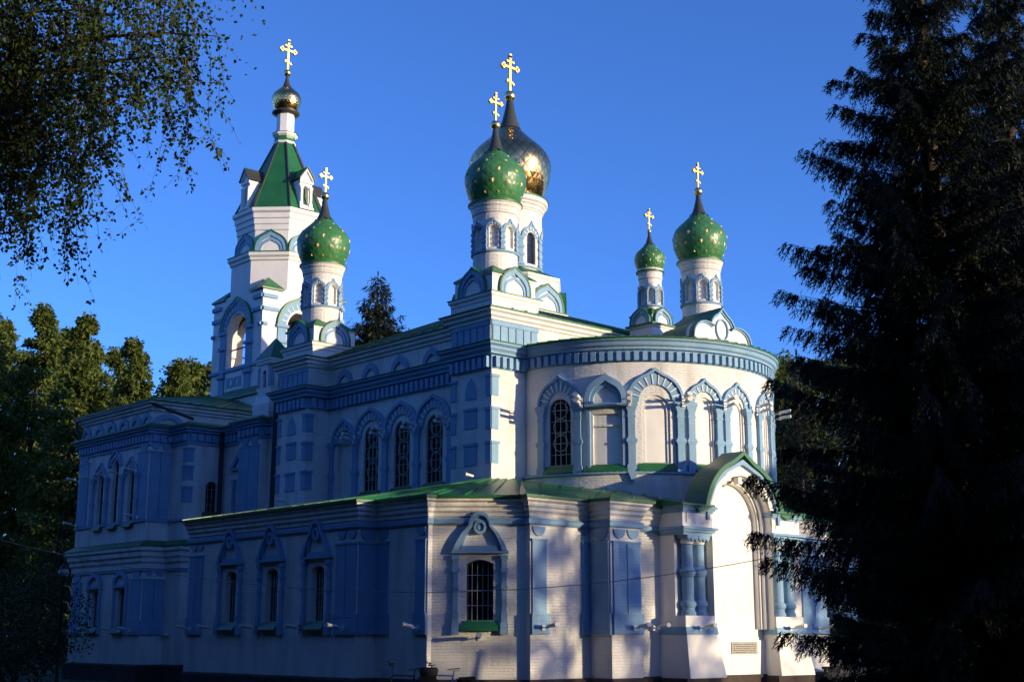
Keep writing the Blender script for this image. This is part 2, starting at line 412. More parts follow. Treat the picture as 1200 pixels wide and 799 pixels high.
# ================================================================== MAIN BLOCK
MF = [(-11.9, 0), (-10, 0), (-10, .95), (-1.9, .95), (-1.9, 0), (0, 0), (0, 12.2), (-1.9, 12.2), (-1.9, 11.25), (-10, 11.25), (-10, 12.2), (-11.9, 12.2)]
body = MB(); trim = MB(); grn = MB()
frS = Pl((-10, .95), (-1.9, .95))               # u = x + 10
sops = [Op(x + 10, .86, 6.56, 8.36, 'round', .13) for x in (-7.40, -5.66, -3.92)]
sblind = Op(-9.0 + 10, .72, 6.40, 8.50, 'round', .10)
for i, (a, b) in enumerate(edges(MF)):
    if i == 2: continue
    fr = Pl(a, b); wall(body, fr, 0, fr.len, 0.6, 11.15)
wall(body, frS, 0, frS.len, .6, 11.15, sops + [sblind]); panel(body, frS, sblind, -.10)
# white frame rings round the glass
main = body.build('main_block', WHITE, church)
for o in sops:
    window(frS, o, None)
arcd = MB()
for i, o in enumerate(sops): hood(arcd, frS, o.uc, 8.42, .57, .94, .09, 11, .11 + .007 * i)
hood(arcd, frS, 1.0, 8.42, .40, .70, .12, 9)
for x in (-8.27, -6.53, -4.79, -3.05): pilaster(arcd, frS, x + 10, 6.30, 8.44, .30)
pilaster(arcd, frS, .28, 6.30, 8.44, .24)
fbox(arcd, frS, .45, 1.55, 8.36, 8.42, 0, .09)
arcd.build('window_arcade', [BLUE, WSTUC], main)
# dentil cornice and blue belts
ring(trim, MF, [(0, 9.62), (.02, 9.63), (.02, 10.04), (.16, 10.06), (.16, 10.12), (.24, 10.20), (.24, 10.27), (.34, 10.33), (.34, 10.385)])
dentils(trim, MF, 9.66, 10.0, .02, .15, .27, .55)
for a, b in edges(MF):                          # panelled blue frieze on the corner towers
    fr = Pl(a, b)
    spans = [(0, fr.len)] if fr.len < 2.2 and fr.len > 1.5 else ([(0, 1.9), (fr.len - 1.9, fr.len)] if fr.len > 12 else [])
    for s0, s1 in spans:
        fbox(trim, fr, s0 - .02, s1 + .02, 10.98, 11.12, 0, .05)
        k = 6; st = (s1 - s0) / k
        for i in range(k): fbox(trim, fr, s0 + st * i + .03, s0 + st * (i + 1) - .03, 10.50, 10.97, 0, .04)
for fr, cs in ((frS, [.95, 2.5, 4.2, 5.95]), (Pl((-1.9, 11.25), (-10, 11.25)), [1.5, 3.2, 4.9, 6.6])):
    for c in cs:
        band(trim, fr, ogee(c, 10.46, .30, .36), ogee(c, 10.46, .47, .60), 0, .07)
trim.build('dentil_cornice', BLUE, main)
uc_ = MB()
ring(uc_, MF, [(0, 11.12), (.07, 11.14), (.07, 11.2), (.17, 11.26), (.17, 11.33), (.28, 11.39), (.28, 11.45)])
uc_.build('upper_cornice', WSTUC, main)
ring(grn, MF, [(.36, 10.385), (.37, 10.42), (0, 10.50)]); ring(grn, MF, [(.34, 10.385), (.36, 10.385)])
ring(grn, MF, [(.28, 11.45), (.31, 11.45), (.32, 11.50), (0, 11.56)])
q = [(-12.2, .62), (.3, .62), (.3, 11.58), (-12.2, 11.58)]; c4 = [(-7.8, 4.3), (-4.2, 4.3), (-4.2, 7.9), (-7.8, 7.9)]
for i in range(4):
    a, b = q[i], q[(i + 1) % 4]; c, d = c4[(i + 1) % 4], c4[i]
    roofq(grn, (*a, 11.50), (*b, 11.50), (*c, 13.1), (*d, 13.1))
grn.build('roof', GREEN, main)
fse = Pl((-1.9, 0), (0, 0)); fe = Pl((0, 0), (0, 12.2)); fsw = Pl((-11.9, 0), (-10, 0)); frt = Pl((-10, 0), (-10, .95))
for fr in (fse, fsw):
    for v0, v1 in ((6.75, 7.42), (7.88, 8.50)): quoin(main, fr, .95, v0, v1, .58)
    qm = MB(); plate(qm, fr, ogee(.95, 8.78, .25, .66)[::-1], 0, .035); qm.build('quoin', BLUE, main)
    for v0, v1 in ((6.75, 7.42), (7.78, 8.45), (8.80, 9.45)):
        quoin(main, fr, .12, v0, v1, .25); quoin(main, fr, 1.78, v0, v1, .25)
for v0, v1 in ((6.75, 7.42), (7.78, 8.45), (8.80, 9.45)):
    quoin(main, fe, .13, v0, v1, .27); quoin(main, fe, 12.07, v0, v1, .27); quoin(main, frt, .13, v0, v1, .27)
dp = MB()
dp.tube([(-12.05, -.02, 10.2), (-12.05, -.05, 6.0)], .09, 8); dp.build('drainpipe', PIPE, church)
dp = MB(); dp.tube([(-16.62, .42, 9.55), (-16.62, .42, 6.0)], .09, 8); dp.build('drainpipe', PIPE, church)
for x in (-8.27, -6.53, -4.79, -3.05): flood(frS, x + 10 + .06, 8.48, .12); flood(frS, x + 10 - .02, 8.33, .12)
flood(fse, 1.3, 6.35); flood(fsw, .9, 6.35)

# ================================================================== ONION PARTS
DP = [(0, .73), (.17, .82), (.37, .905), (.55, .96), (.80, .995), (.98, .985), (1.18, .91), (1.35, .78), (1.5, .62), (1.62, .49), (1.75, .36), (1.86, .265), (1.95, .225)]
NP = [(1.86, .275), (2.1, .185), (2.4, .115), (2.62, .08)]
def smoothprof(pr, k=4):
    z = [a for a, b in pr]; r = [b for a, b in pr]; out = []
    for i in range(len(pr) - 1):
        p0, p1, p2, p3 = r[max(0, i - 1)], r[i], r[i + 1], r[min(len(r) - 1, i + 2)]
        for j in range(k):
            t = j / k
            v = .5 * (2 * p1 + (p2 - p0) * t + (2 * p0 - 5 * p1 + 4 * p2 - p3) * t * t + (3 * p1 - p0 - 3 * p2 + p3) * t ** 3)
            out.append((z[i] + (z[i + 1] - z[i]) * t, v))
    return out + [pr[-1]]
def cross_mesh(mb, z0, h, t=.05):
    """trefoil-ended Orthodox cross, arms along Y"""
    w = h * .46; b = h * .030
    mb.box(-t / 2, t / 2, -b, b, z0, z0 + h * .93)
    mb.box(-t / 2 - .004, t / 2 + .004, -w / 2, w / 2, z0 + h * .66 - b, z0 + h * .66 + b)
    mb.box(-t / 2 - .006, t / 2 + .006, -w * .22, w * .22, z0 + h * .81 - b * .8, z0 + h * .81 + b * .8)
    p = [(-w * .22, z0 + h * .27), (w * .22, z0 + h * .21), (w * .22, z0 + h * .21 + 1.7 * b), (-w * .22, z0 + h * .27 + 1.7 * b)]
    fr = Pl((t / 2 + .008, 0), (t / 2 + .008, 1)); plate(mb, fr, p, -t - .016, 0)
    for y, z in ((-w / 2, z0 + h * .66), (w / 2, z0 + h * .66), (0, z0 + h * .95)):
        for dy, dz in ((0, 0), (0, b * 1.5), (0, -b * 1.5), ((b * 1.5) * (1 if y > 0 else -1 if y < 0 else 0), 0)):
            r = b * 1.35; pts = [(y + dy + r * cos(a), z + dz + r * sin(a)) for a in [2 * pi * k / 10 for k in range(10)]]
            plate(mb, fr, pts, -t - .02, .012); mb.face([fr.p(u, v, -t - .02) for u, v in pts[::-1]])
    for y in (-w * .22, w * .22):
        for z in (z0 + h * .81, z0 + h * .26 - (.05 * h if y > 0 else 0)):
            r = b * 1.1; pts = [(y + r * cos(a), z + r * sin(a)) for a in [2 * pi * k / 8 for k in range(8)]]
            plate(mb, fr, pts, -t - .018, .01)
def star_mesh(mb, prof, sc, zb, rows, seed=1):
    rnd = random.Random(seed)
    zz = [a for a, b in prof]
    def R(z): return float(np.interp(z, zz, [b for a, b in prof]))
    for zi, cnt, off, big in rows:
        r = R(zi); dr = (R(zi + .05) - R(zi - .05)) / .1; nl = Vector((1, 0, -dr)).normalized(); tl = Vector((dr, 0, 1)).normalized()
        for k in range(cnt):
            a = 2 * pi * (k + off) / cnt + rnd.uniform(-.04, .04); rot = rnd.uniform(0, 1)
            ca, sa = cos(a), sin(a)
            def W(u, v, n):
                p = Vector((r + n * nl.x + v * tl.x, u, zi + n * nl.z + v * tl.z)) * sc
                return (p.x * ca - p.y * sa, p.x * sa + p.y * ca, p.z + zb)
            pts = []
            for j in range(10):
                rr = big * (1 if j % 2 == 0 else .42); t = 2 * pi * j / 10 + pi / 2 + rot; pts.append((rr * cos(t), rr * sin(t)))
            for j in range(10):
                mb.face([W(0, 0, .032), W(*pts[j], .012), W(*pts[(j + 1) % 10], .012)], m=1)
STAR = [(.22, 11, 0, .045), (.56, 11, .5, .085), (.93, 10, 0, .085), (1.26, 9, .5, .062), (1.53, 7, 0, .04)]
def onion(parent, sc, zb, ballr, crossh, gold=False, seed=1, rot=0.0):
    pr = smoothprof(DP)
    d = MB(); d.lathe(0, 0, [(r * sc, zb + z * sc) for z, r in pr], 56)
    if not gold: star_mesh(d, pr, sc, zb, STAR, seed)
    d.build('onion_dome', GOLDD if gold else [DOMEG, STARM], parent)
    n = MB()
    if not gold:                               # zigzag skirt under the dark neck
        rr = float(np.interp(1.80, [z for z, r in pr], [r for z, r in pr])) + .012
        for k in range(12):
            a = 2 * pi * k / 12; b = 2 * pi * (k + 1) / 12; c = (a + b) / 2
            n.face([(rr * 1.0 * sc * cos(a), rr * sc * sin(a), zb + 1.86 * sc), (rr * 1.28 * sc * cos(c), rr * 1.28 * sc * sin(c), zb + 1.74 * sc), (rr * sc * cos(b), rr * sc * sin(b), zb + 1.86 * sc)])
    n.lathe(0, 0, [(r * sc, zb + z * sc) for z, r in NP], 20); n.build('neck', DARKG, parent)
    b = MB(); zc = zb + 2.62 * sc + ballr * .8
    b.lathe(0, 0, [(max(.004, ballr * sin(t)), zc - ballr * cos(t)) for t in [pi * k / 14 for k in range(15)]], 24); b.build('finial_ball', BALLG, parent)
    c = MB(); cross_mesh(c, zc + ballr * .92, crossh, .05 * (crossh / .95)); c.build('cross', GOLD, parent)
def drum(parent, R, z0, z1, ztop, sill, spring, ow, hoodr, glass=False, tip=.12):
    """round drum with eight arched recesses; z1 = start of the flared cap, ztop = underside of dome"""
    fr = Cy((0, 0), R, 0); per = 2 * pi * R; st = per / 8
    ops = [Op(st * k, ow, sill, spring, 'round', .10) for k in range(8)]
    d = MB(); wall(d, fr, -st / 2, per - st / 2, z0, z1, ops)
    if not glass:
        for o in ops: panel(d, fr, o, -.10)
    f = R * 1.19
    d.lathe(0, 0, [(R, z1), (R + .03, z1 + .02), (R + .03, z1 + .07), (R * 1.06, z1 + .1), (R * 1.07, z1 + .2), (R * 1.12, z1 + .25), (R * 1.13, z1 + .31), (f, z1 + .36), (f, ztop - .05), (R * 1.02, ztop)], 48, smooth=False)
    do = d.build('drum', WHITE, parent)
    t = MB()
    for o in ops:
        hood(t, fr, o.uc, spring, ow / 2 + .03 * R, hoodr, tip, 7, .05, .055)
        fbox(t, fr, o.uc - st / 2 - .07 * R, o.uc - st / 2 + .07 * R, sill - .08, spring + .02, 0, .06)
        for k in (.0, .35, .65, .97): fbox(t, fr, o.uc - st / 2 - .10 * R, o.uc - st / 2 + .10 * R, sill - .08 + (spring - sill) * k, sill - .02 + (spring - sill) * k + .03, 0, .085)
    us = usub(fr, -st / 2, per - st / 2)
    t.lathe(0, 0, [(R, sill - .16), (R + .06, sill - .15), (R + .06, sill - .09), (R, sill - .08)], 40, smooth=False)
    t.build('drum_trim', [BLUE, WSTUC], parent)
    g = MB(); g.lathe(0, 0, [(f, ztop - .055), (f + .03, ztop - .05), (f + .03, ztop), (R * 1.0, ztop + .03)], 48, smooth=False); g.build('drum_ring', GREEN, parent)
    if glass:
        p = MB()
        for o in ops: panel(p, fr, o, -.09)
        p.build('drum_windows', GLASS, parent)
def koko_sides(parent, hw, n_off, v0, khw, kh, ph=0, sides=4, greenlip=True):
    for k in range(sides):
        b = MB()
        a = ph + 2 * pi * k / sides; d = Vector((cos(a), sin(a))); t = Vector((-sin(a), cos(a)))
        p0 = d * n_off - t * hw; p1 = d * n_off + t * hw; fr = Pl((p0.x, p0.y), (p1.x, p1.y))
        plate(b, fr, ogee(hw, v0, khw * .97, kh * .97)[::-1], -.14, .02, 1)
        band(b, fr, ogee(hw, v0, khw * .62, kh * .56), ogee(hw, v0, khw * .74, kh * .70), .02, .055)
        band(b, fr, ogee(hw, v0, khw * .80, kh * .78), ogee(hw, v0, khw, kh), .0, .08)
        band(b, fr, ogee(hw, v0, khw + .002, kh + .002), ogee(hw, v0, khw * 1.09, kh * 1.07), -.34, .10, 2)
        b.build('kokoshnik', [BLUE, WSTUC, GREEN], parent)
def sq(h): return [(-h, -h), (h, -h), (h, h), (-h, h)]

def make_turret():
    p = MB(); s1 = sq(.97); s2 = sq(.90)
    ring(p, s1, [(0, 11.2), (0, 11.80), (.03, 11.82), (.03, 11.9), (.09, 11.96), (.09, 12.04), (-.07, 12.10)])
    ring(p, s2, [(0, 12.08), (0, 12.62), (.04, 12.64), (.04, 12.68)])
    t = p.build('corner_turret', WSTUC, church)
    g = MB(); ring(g, s1, [(.09, 12.04), (.12, 12.045), (.12, 12.07), (-.07, 12.13)])
    g.lathe(0, 0, [(1.36, 12.67), (1.30, 12.72), (.72, 13.05)], 4, smooth=False, ph=pi / 4)
    g.build('turret_roof', GREEN, t)
    koko_sides(t, .90, .90, 12.12, .60, .84)
    drum(t, .715, 12.85, 14.80, 15.22, 13.66, 14.22, .30, .275)
    return t
tur = make_turret(); onion(tur, 1.0, 15.22, .165, .95)
tur.location = (-1.05, 1.05, 0)
for x, y in ((-1.05, 11.15), (-10.85, 1.05), (-10.85, 11.15)):
    c = copy_tree(tur); c.parent = church; c.location = (x, y, 0)

# central gilded dome
p = MB(); o8 = [(2.1 * cos(pi / 8 + pi / 4 * k) / cos(pi / 8), 2.1 * sin(pi / 8 + pi / 4 * k) / cos(pi / 8)) for k in range(8)]
ring(p, o8, [(0, 12.0), (0, 12.9), (.08, 12.95), (.08, 13.03), (0, 13.08), (-.25, 13.1), (-.3, 14.3), (-.22, 14.36), (-.22, 14.44)])
ct = p.build('central_tower', WSTUC, church, (-6, 6.1, 0))
g = MB(); g.lathe(0, 0, [(1.92, 14.45), (1.9, 14.5), (1.2, 14.85)], 8, smooth=False, ph=pi / 8); ring(g, o8, [(.08, 13.03), (.11, 13.04), (.11, 13.07), (-.24, 13.12)]); g.build('tower_roof', GREEN, ct)
koko_sides(ct, .8, 2.0, 13.1, .72, .95, 0, 8)
drum(ct, 1.2, 14.5, 17.05, 17.62, 15.0, 16.0, .42, .44, True, .2)
onion(ct, 1.57, 17.62, .22, 1.48, True)

# small turret over the apse
p = MB(); s1 = sq(.5)
ring(p, s1, [(0, 10.3), (0, 11.52), (.05, 11.55), (.05, 11.62), (-.03, 11.66), (-.03, 11.95)])
at = p.build('apse_turret', WSTUC, church, (1.0, 6.1, 0))
g = MB(); ring(g, s1, [(.05, 11.60), (.11, 11.60), (.11, 11.66), (-.03, 11.7)]); g.lathe(0, 0, [(.74, 11.95), (.72, 12.0), (.37, 12.24)], 4, smooth=False, ph=pi / 4); g.build('turret_roof', GREEN, at)
koko_sides(at, .48, .48, 11.68, .40, .52)
drum(at, .37, 12.1, 13.22, 13.52, 12.42, 12.82, .17, .15, False, .06)
onion(at, .515, 13.52, .075, .70)

# ================================================================== APSE
AC, AR = (-.15, 6.1), 4.70
fa = Cy(AC, AR, 0)
def ua(deg): return radians(deg) * AR
apw = MB(); A0, A1 = -88, 88
aw = [(-72.5, .74, 'g'), (-36.5, .86, 'n'), (-17.5, .60, 'n'), (-2, .60, 'n'), (18, .60, 'n'), (36, .86, 'n'), (72, .74, 'g')]
ops = []; NICHES = []
for d, ow, kd in aw:
    o = Op(ua(d), ow, 6.68, 8.75 - ow / 2 - .05, 'round', .12 if kd == 'g' else .09); ops.append((o, kd))
ko = [Op(ua(d), .80, 6.55, 8.16, 'rect', .07) for d in (-54.5, 54.5)]
wall(apw, fa, ua(A0), ua(A1), 5.0, 10.4, [o for o, k in ops] + ko)
for o, k in ops:
    if k == 'n':
        nm_ = MB(); panel(nm_, fa, o, -.086); NICHES.append(nm_)
        ol = o.outline(); cx = o.uc
        inn = [(cx + (u - cx) * .78, v - .09 if v > o.sill else v) for u, v in ol]
        band(apw, fa, inn, ol, -.09, -.045)
for o in ko: nm_ = MB(); panel(nm_, fa, o, -.066); NICHES.append(nm_); fbox(apw, fa, o.uc - .4, o.uc + .4, 7.78, 7.84, -.07, -.02)
us = usub(fa, ua(A0), ua(A1))
def aring(mb, prof, m=0):
    for i in range(len(prof) - 1):
        for a, b in zip(us, us[1:]):
            (n0, v0), (n1, v1) = prof[i], prof[i + 1]
            mb.face([fa.p(a, v0, n0), fa.p(b, v0, n0), fa.p(b, v1, n1), fa.p(a, v1, n1)], m=m)
aring(apw, [(.10, 5.0), (.10, 6.36), (0.0, 6.40)])
apse = apw.build('apse', WHITE, church)
for nm_ in NICHES: nm_.build('blind_niche', WSTUC, apse)
for o, k in ops:
    if k == 'g': window(fa, o, None, sill=False)
at_ = MB(); asl = MB()
aring(at_, [(.10, 6.34), (.17, 6.36), (.17, 6.42), (.05, 6.45)])
aring(at_, [(0, 9.70), (.02, 9.71), (.02, 10.06), (.13, 10.08), (.13, 10.15), (.20, 10.20), (.22, 10.30), (.29, 10.34), (.29, 10.39)])
k = int((ua(A1) - ua(A0)) / .25); st = (ua(A1) - ua(A0)) / k
for i in range(k): fbox(at_, fa, ua(A0) + st * (i + .22), ua(A0) + st * (i + .78), 9.74, 10.03, .02, .14)
for d, ow, kd in aw:
    ro = {.74: .75, .86: .86, .60: .615}[ow]
    hood(at_, fa, ua(d), 8.52, ro - .36 if ow > .7 or kd == 'g' else ro - .27, ro, .15, 11 if ow > .7 or kd == 'g' else 9, .10, .075)
    for s in (-1, 1): pilaster(at_, fa, ua(d) + s * (ro - .13), 6.42, 8.50, .25, .14)
    sillg(asl, fa, ua(d) - ow / 2 - .12, ua(d) + ow / 2 + .12, 6.46, 6.70, -.02, .17)
for o in ko:
    band(at_, fa, ogee(o.uc, 8.45, .47, .70), ogee(o.uc, 8.45, .62, .92), 0, .16)
    band(at_, fa, ogee(o.uc, 8.45, .38, .54), ogee(o.uc, 8.45, .46, .68), 0, .09)
    fbox(at_, fa, o.uc - .62, o.uc + .62, 8.37, 8.45, 0, .17)
    for s in (-1, 1): fbox(at_, fa, o.uc + s * .53 - .05, o.uc + s * .53 + .05, 6.46, 8.37, 0, .07)
    sillg(asl, fa, o.uc - .62, o.uc + .62, 6.46, 6.66, -.02, .17)
for d in (-45.2, 45.2):                         # pointed pendants under the big arches
    plate(at_, fa, [(ua(d) - .14, 6.40), (ua(d), 6.05), (ua(d) + .14, 6.40)], .09, .20)
at_.build('apse_trim', [BLUE, WSTUC], apse); asl.build('apse_sills', GREEN, apse)
for d in (-63.2, -46.0, -26.8, -9.8, 8, 26):
    for dz in (0, .17): flood(fa, ua(d), 8.42 + dz, .15)
ag = MB(); aring(ag, [(.29, 10.39), (.33, 10.39), (.34, 10.43), (0, 10.5)])
aus = [ua(A0) + (ua(A1) - ua(A0)) * i / 40 for i in range(41)]
for a, b in zip(aus, aus[1:]): roofq(ag, fa.p(a, 10.43, .33), fa.p(b, 10.43, .33), (0.02, 6.1, 11.45), (0.02, 6.1, 11.45), 5)
ag.build('apse_roof', GREEN, apse)
# triple-lobed gable standing on the apse roof
fp = Pl((3.85, 4.6), (3.85, 7.8)); pm = MB(); pb = MB(); pg = MB()
def lobes(k=1.0, tip=.16):
    L1 = [(1.6 + (-.78 + .62 * k * cos(t)), 10.75 + .50 * k * sin(t)) for t in [pi - (pi - .95) * i / 9 for i in range(10)]]
    cc = [(1.6 + .62 * k * cos(t), 11.0 + .60 * k * sin(t) + tip * max(0, 1 - abs(cos(t)) / .4) ** 1.3) for t in [2.75 - (2.75 - pi / 2) * i / 10 for i in range(11)]]
    h = [(1.6 - 1.4 * k, 10.4)] + L1 + cc
    return h + [(3.2 - u, v) for u, v in h[-2::-1]]
plate(pm, fp, lobes()[::-1], -.25, 0)
gab = pm.build('apse_gable', WSTUC, church)
band(pb, fp, lobes(.86, .12), lobes(.93, .14), 0, .05); band(pb, fp, lobes(.95, .15), lobes(1.02, .17), 0, .10)
ell = lambda r: [(1.6 + .30 * r * cos(t), 11.08 + .36 * r * sin(t)) for t in [2 * pi * i / 28 for i in range(29)]]
pb.build('gable_moulding', BLUE, gab)
pb = MB(); band(pb, fp, ell(.86), ell(1.0), 0, .06); pb.build('medallion', BLUE, gab)
ol = lobes(1.05, .18); xb = 1.2
for (a, b), (c, d) in zip(ol, ol[1:]):
    p0, p1 = fp.p(a, b, .06), fp.p(c, d, .06); q0 = Vector((2.3, 6.1 + (p0.y - 6.1) * .8, p0.z - .05)); q1 = Vector((2.3, 6.1 + (p1.y - 6.1) * .8, p1.z - .05))
    pg.face([p1, p0, q0, q1]); pg.face([fp.p(a, b, .06), fp.p(c, d, .06), fp.p(c, d - .045, .08), fp.p(a, b - .045, .08)])
pg.build('gable_roof', GREEN, gab)

# ================================================================== LOW AMBULATORY round apse and south side
AF = [(-8.3, -5.3), (.75, -5.3), (.75, -4.68), (2.94, -4.68), (2.94, -4.54), (4.55, -2.76), (4.73, -2.80), (4.73, -.66), (5.5, -.66), (5.5, .50), (4.9, .50), (4.9, 9.58), (4.0, 9.9), (.9, 15.3), (1.4, 15.3), (1.4, 16.5), (.8, 17.5), (-8.3, 17.5)]
ab = MB(); abl = MB(); agn = MB()
frA = Pl(AF[0], AF[1]); frF = Pl(AF[4], AF[5])
lops = [Op(x + 8.3, .62, 2.10, 3.50, 'seg', .24, .10) for x in (-5.68, -3.42, -1.10)]
lf = Op(frF.len / 2 + .02, .68, 2.10, 3.52, 'seg', .24, .10)
for i, (a, b) in enumerate(edges(AF, False)):
    fr = Pl(a, b); ops_ = lops if i == 0 else [lf] if i == 4 else []
    wall(ab, fr, 0, fr.len, .66, 5.2, ops_)
wall(ab, Pl((-8.3, 17.5), (-8.3, 11)), 0, 6.5, .66, 5.2); wall(ab, Pl((-8.3, 1), (-8.3, -5.3)), 0, 6.3, .66, 5.2)
ring(ab, AF, [(0, 4.72), (.04, 4.72), (.04, 4.80), (.10, 4.85), (.10, 4.93), (.16, 4.98), (.16, 5.06), (.24, 5.11), (.24, 5.17)], False)
amb = ab.build('ambulatory', WHITE, church)
for o in lops: window(frA, o, None, circ=False, nb=4, nh=4)
window(frF, lf, None, circ=False, nb=4, nh=4)
ring(abl, AF, [(0, 4.50), (.04, 4.50), (.08, 4.54), (.08, 4.64), (.03, 4.68), (0, 4.68)], False)
def bluepier(fr, u0, u1, panels=1, scal=True, z1=4.10):
    w_ = (u1 - u0) / panels
    for i in range(panels):
        a, b = u0 + w_ * i, u0 + w_ * (i + 1); g_ = .018
        fbox(abl, fr, a + g_, b - g_, 2.28, z1, 0, .05)
        if scal:
            c, r = (a + b) / 2, w_ * .42
            plate(abl, fr, [(c + r * cos(t), z1 + .36 + r * 1.1 * sin(t)) for t in [-pi + pi * j / 12 for j in range(13)]] , 0, .045)
    fbox(abl, fr, u0 - .01, u1 + .01, z1, z1 + .05, 0, .07)
    fbox(abl, fr, u0 - .03, u1 + .05, 2.20, 2.28, 0, .09); fbox(abl, fr, u0 - .03, u1 + .05, 1.76, 2.20, 0, .08)
def lowsurround(fr, uc, hw=.68):
    for s in (-1, 1):
        c = uc + s * (hw - .08)
        for a, b, k in ((1.76, 2.05, 1.3), (2.05, 2.3, 1.05), (2.3, 2.9, .85), (2.9, 2.98, 1.1), (2.98, 3.3, .85), (3.3, 3.42, 1.15), (3.42, 3.62, .95), (3.62, 3.74, 1.25)):
            fbox(abl, fr, c - .075 * k, c + .075 * k, a, b - .001, 0, .09 * k)
    fbox(abl, fr, uc - hw - .03, uc + hw + .03, 3.78, 3.84, 0, .14); fbox(abl, fr, uc - hw + .1, uc + hw - .1, 3.84, 3.97, 0, .10)
    def kp(k, d=0): return [(uc - hw * k, 3.84), (uc - hw * .88 * k, 4.05), (uc - hw * .66 * k, 4.30), (uc - hw * .42 * k, 4.48 - d)] + [(uc + hw * .42 * k * cos(t), 4.48 - d + (.36 - d * .6) * k * sin(t) ) for t in [pi - pi * j / 12 for j in range(1, 12)]] + [(uc + hw * .42 * k, 4.48 - d), (uc + hw * .66 * k, 4.30), (uc + hw * .88 * k, 4.05), (uc + hw * k, 3.84)]
    band(abl, fr, kp(.80, .02), kp(1.0), 0, .15); band(abl, fr, kp(.68, .03), kp(.79, .02), 0, .10)
    el = lambda r: [(uc + .155 * r * cos(t), 4.44 + .17 * r * sin(t)) for t in [2 * pi * i / 20 for i in range(21)]]
    band(abl, fr, el(.62), el(1.05), 0, .12); plate(abl, fr, el(.45)[:-1], 0, .08)
for o in lops: lowsurround(frA, o.uc)
lowsurround(frF, lf.uc, .70)
bluepier(frA, .15, .95, 2); bluepier(frA, 8.1, 9.03, 2); bluepier(Pl(AF[1], AF[2]), .02, .60)
f3 = Pl(AF[2], AF[3]); bluepier(f3, .02, .55); bluepier(f3, 1.72, 2.16)
f7 = Pl(AF[6], AF[7]); bluepier(f7, .03, .55); bluepier(f7, 1.82, 2.12)
bluepier(Pl(AF[7], AF[8]), .1, .74); f9 = Pl(AF[8], AF[9]); bluepier(f9, .05, 1.10, 2)
f11 = Pl(AF[10], AF[11]); bluepier(f11, 7.80, 9.02, 2); bluepier(Pl(AF[14], AF[15]), .1, 1.1, 2); bluepier(Pl(AF[13], AF[14]), .02, .48)
abl.build('ambulatory_trim', BLUE, amb)
pl_ = MB(); PF = AF[:]; ring(pl_, PF, [(.10, -.3), (.10, .60), (.02, .66), (-.1, .66)], False); pl_.build('plinth', PLINTH, amb)
# shallow green lean-to roof
inner = [(-8.3, .9, 6.36), (.0, .0, 6.28), (.0, .0, 6.28), (0, 0, 6.28), (0, 0, 6.28), (0.02, .9, 6.32), (.02, 1.2, 6.30), (2.6, 2.2, 5.90), (2.9, 2.5, 5.86), (3.3, 3.0, 5.76), (3.4, 3.1, 5.74), (3.6, 9.0, 5.74), (3.2, 9.6, 5.8), (0, 12.2, 6.28), (0, 12.2, 6.28), (0, 12.2, 6.28), (0, 12.2, 6.28), (-8.3, 11.3, 6.36)]
eo = offs(AF, .30, False)
for i in range(len(AF) - 1):
    a, b = eo[i], eo[i + 1]
    roofq(agn, (a.x, a.y, 5.235), (b.x, b.y, 5.235), inner[i + 1], inner[i], .62)
ring(agn, AF, [(.24, 5.17), (.30, 5.17), (.305, 5.24)], False)
agn.build('ambulatory_roof', GREEN, amb)
for fr, u in ((frA, .5), (frA, 1.9), (frA, 4.3), (frA, 6.6), (frA, 8.6), (f3, 1.95), (frF, lf.uc), (f7, .35), (f9, .75), (Pl(AF[10], AF[11]), 1.0), (f11, 8.5), (Pl(AF[14], AF[15]), .7)):
    flood(fr, u, 1.93 if fr is not frF else 1.68, .09 if fr is not frF else 0)

# ================================================================== PORTAL NICHE
po = MB(); pbl = MB(); pgr = MB()
fo = Pl((5.8, 4.45), (5.8, 9.5))                 # u = y - 4.45
VC = 4.87
def jamb(r, n0, n1, mb, z0=1.9):
    pts = [(-r, z0)] + arc(0, VC, r) + [(r, z0)]
    for (a, b), (c, d) in zip(pts, pts[1:]): mb.face([fo.p(a, b, n0), fo.p(a, b, n1), fo.p(c, d, n1), fo.p(c, d, n0)][::-1])
def step(r0, r1, n, mb, z0=1.9):
    i = [(-r0, z0)] + arc(0, VC, r0) + [(r0, z0)]; o = [(-r1, z0)] + arc(0, VC, r1) + [(r1, z0)]
    for k in range(len(i) - 1): mb.face([fo.p(*i[k], n), fo.p(*o[k], n), fo.p(*o[k + 1], n), fo.p(*i[k + 1], n)])
jamb(1.32, -.02, -.24, po); step(1.22, 1.32, -.24, po); jamb(1.22, -.24, -.40, po); step(1.13, 1.22, -.40, po); jamb(1.13, -.40, -.54, po)
band(po, fo, [(-1.15, 1.9)] + arc(0, VC, 1.15) + [(1.15, 1.9)], [(-1.19, 1.9)] + arc(0, VC, 1.19) + [(1.19, 1.9)], -.40, -.35)
panel(po, fo, Op(0, 2.26, 1.5, VC, 'round'), -.54)
fbox(po, fo, -1.34, 1.34, .66, 1.60, -.9, -.40); fbox(po, fo, -1.34, 1.34, 1.602, 1.9, -.9, -.46)
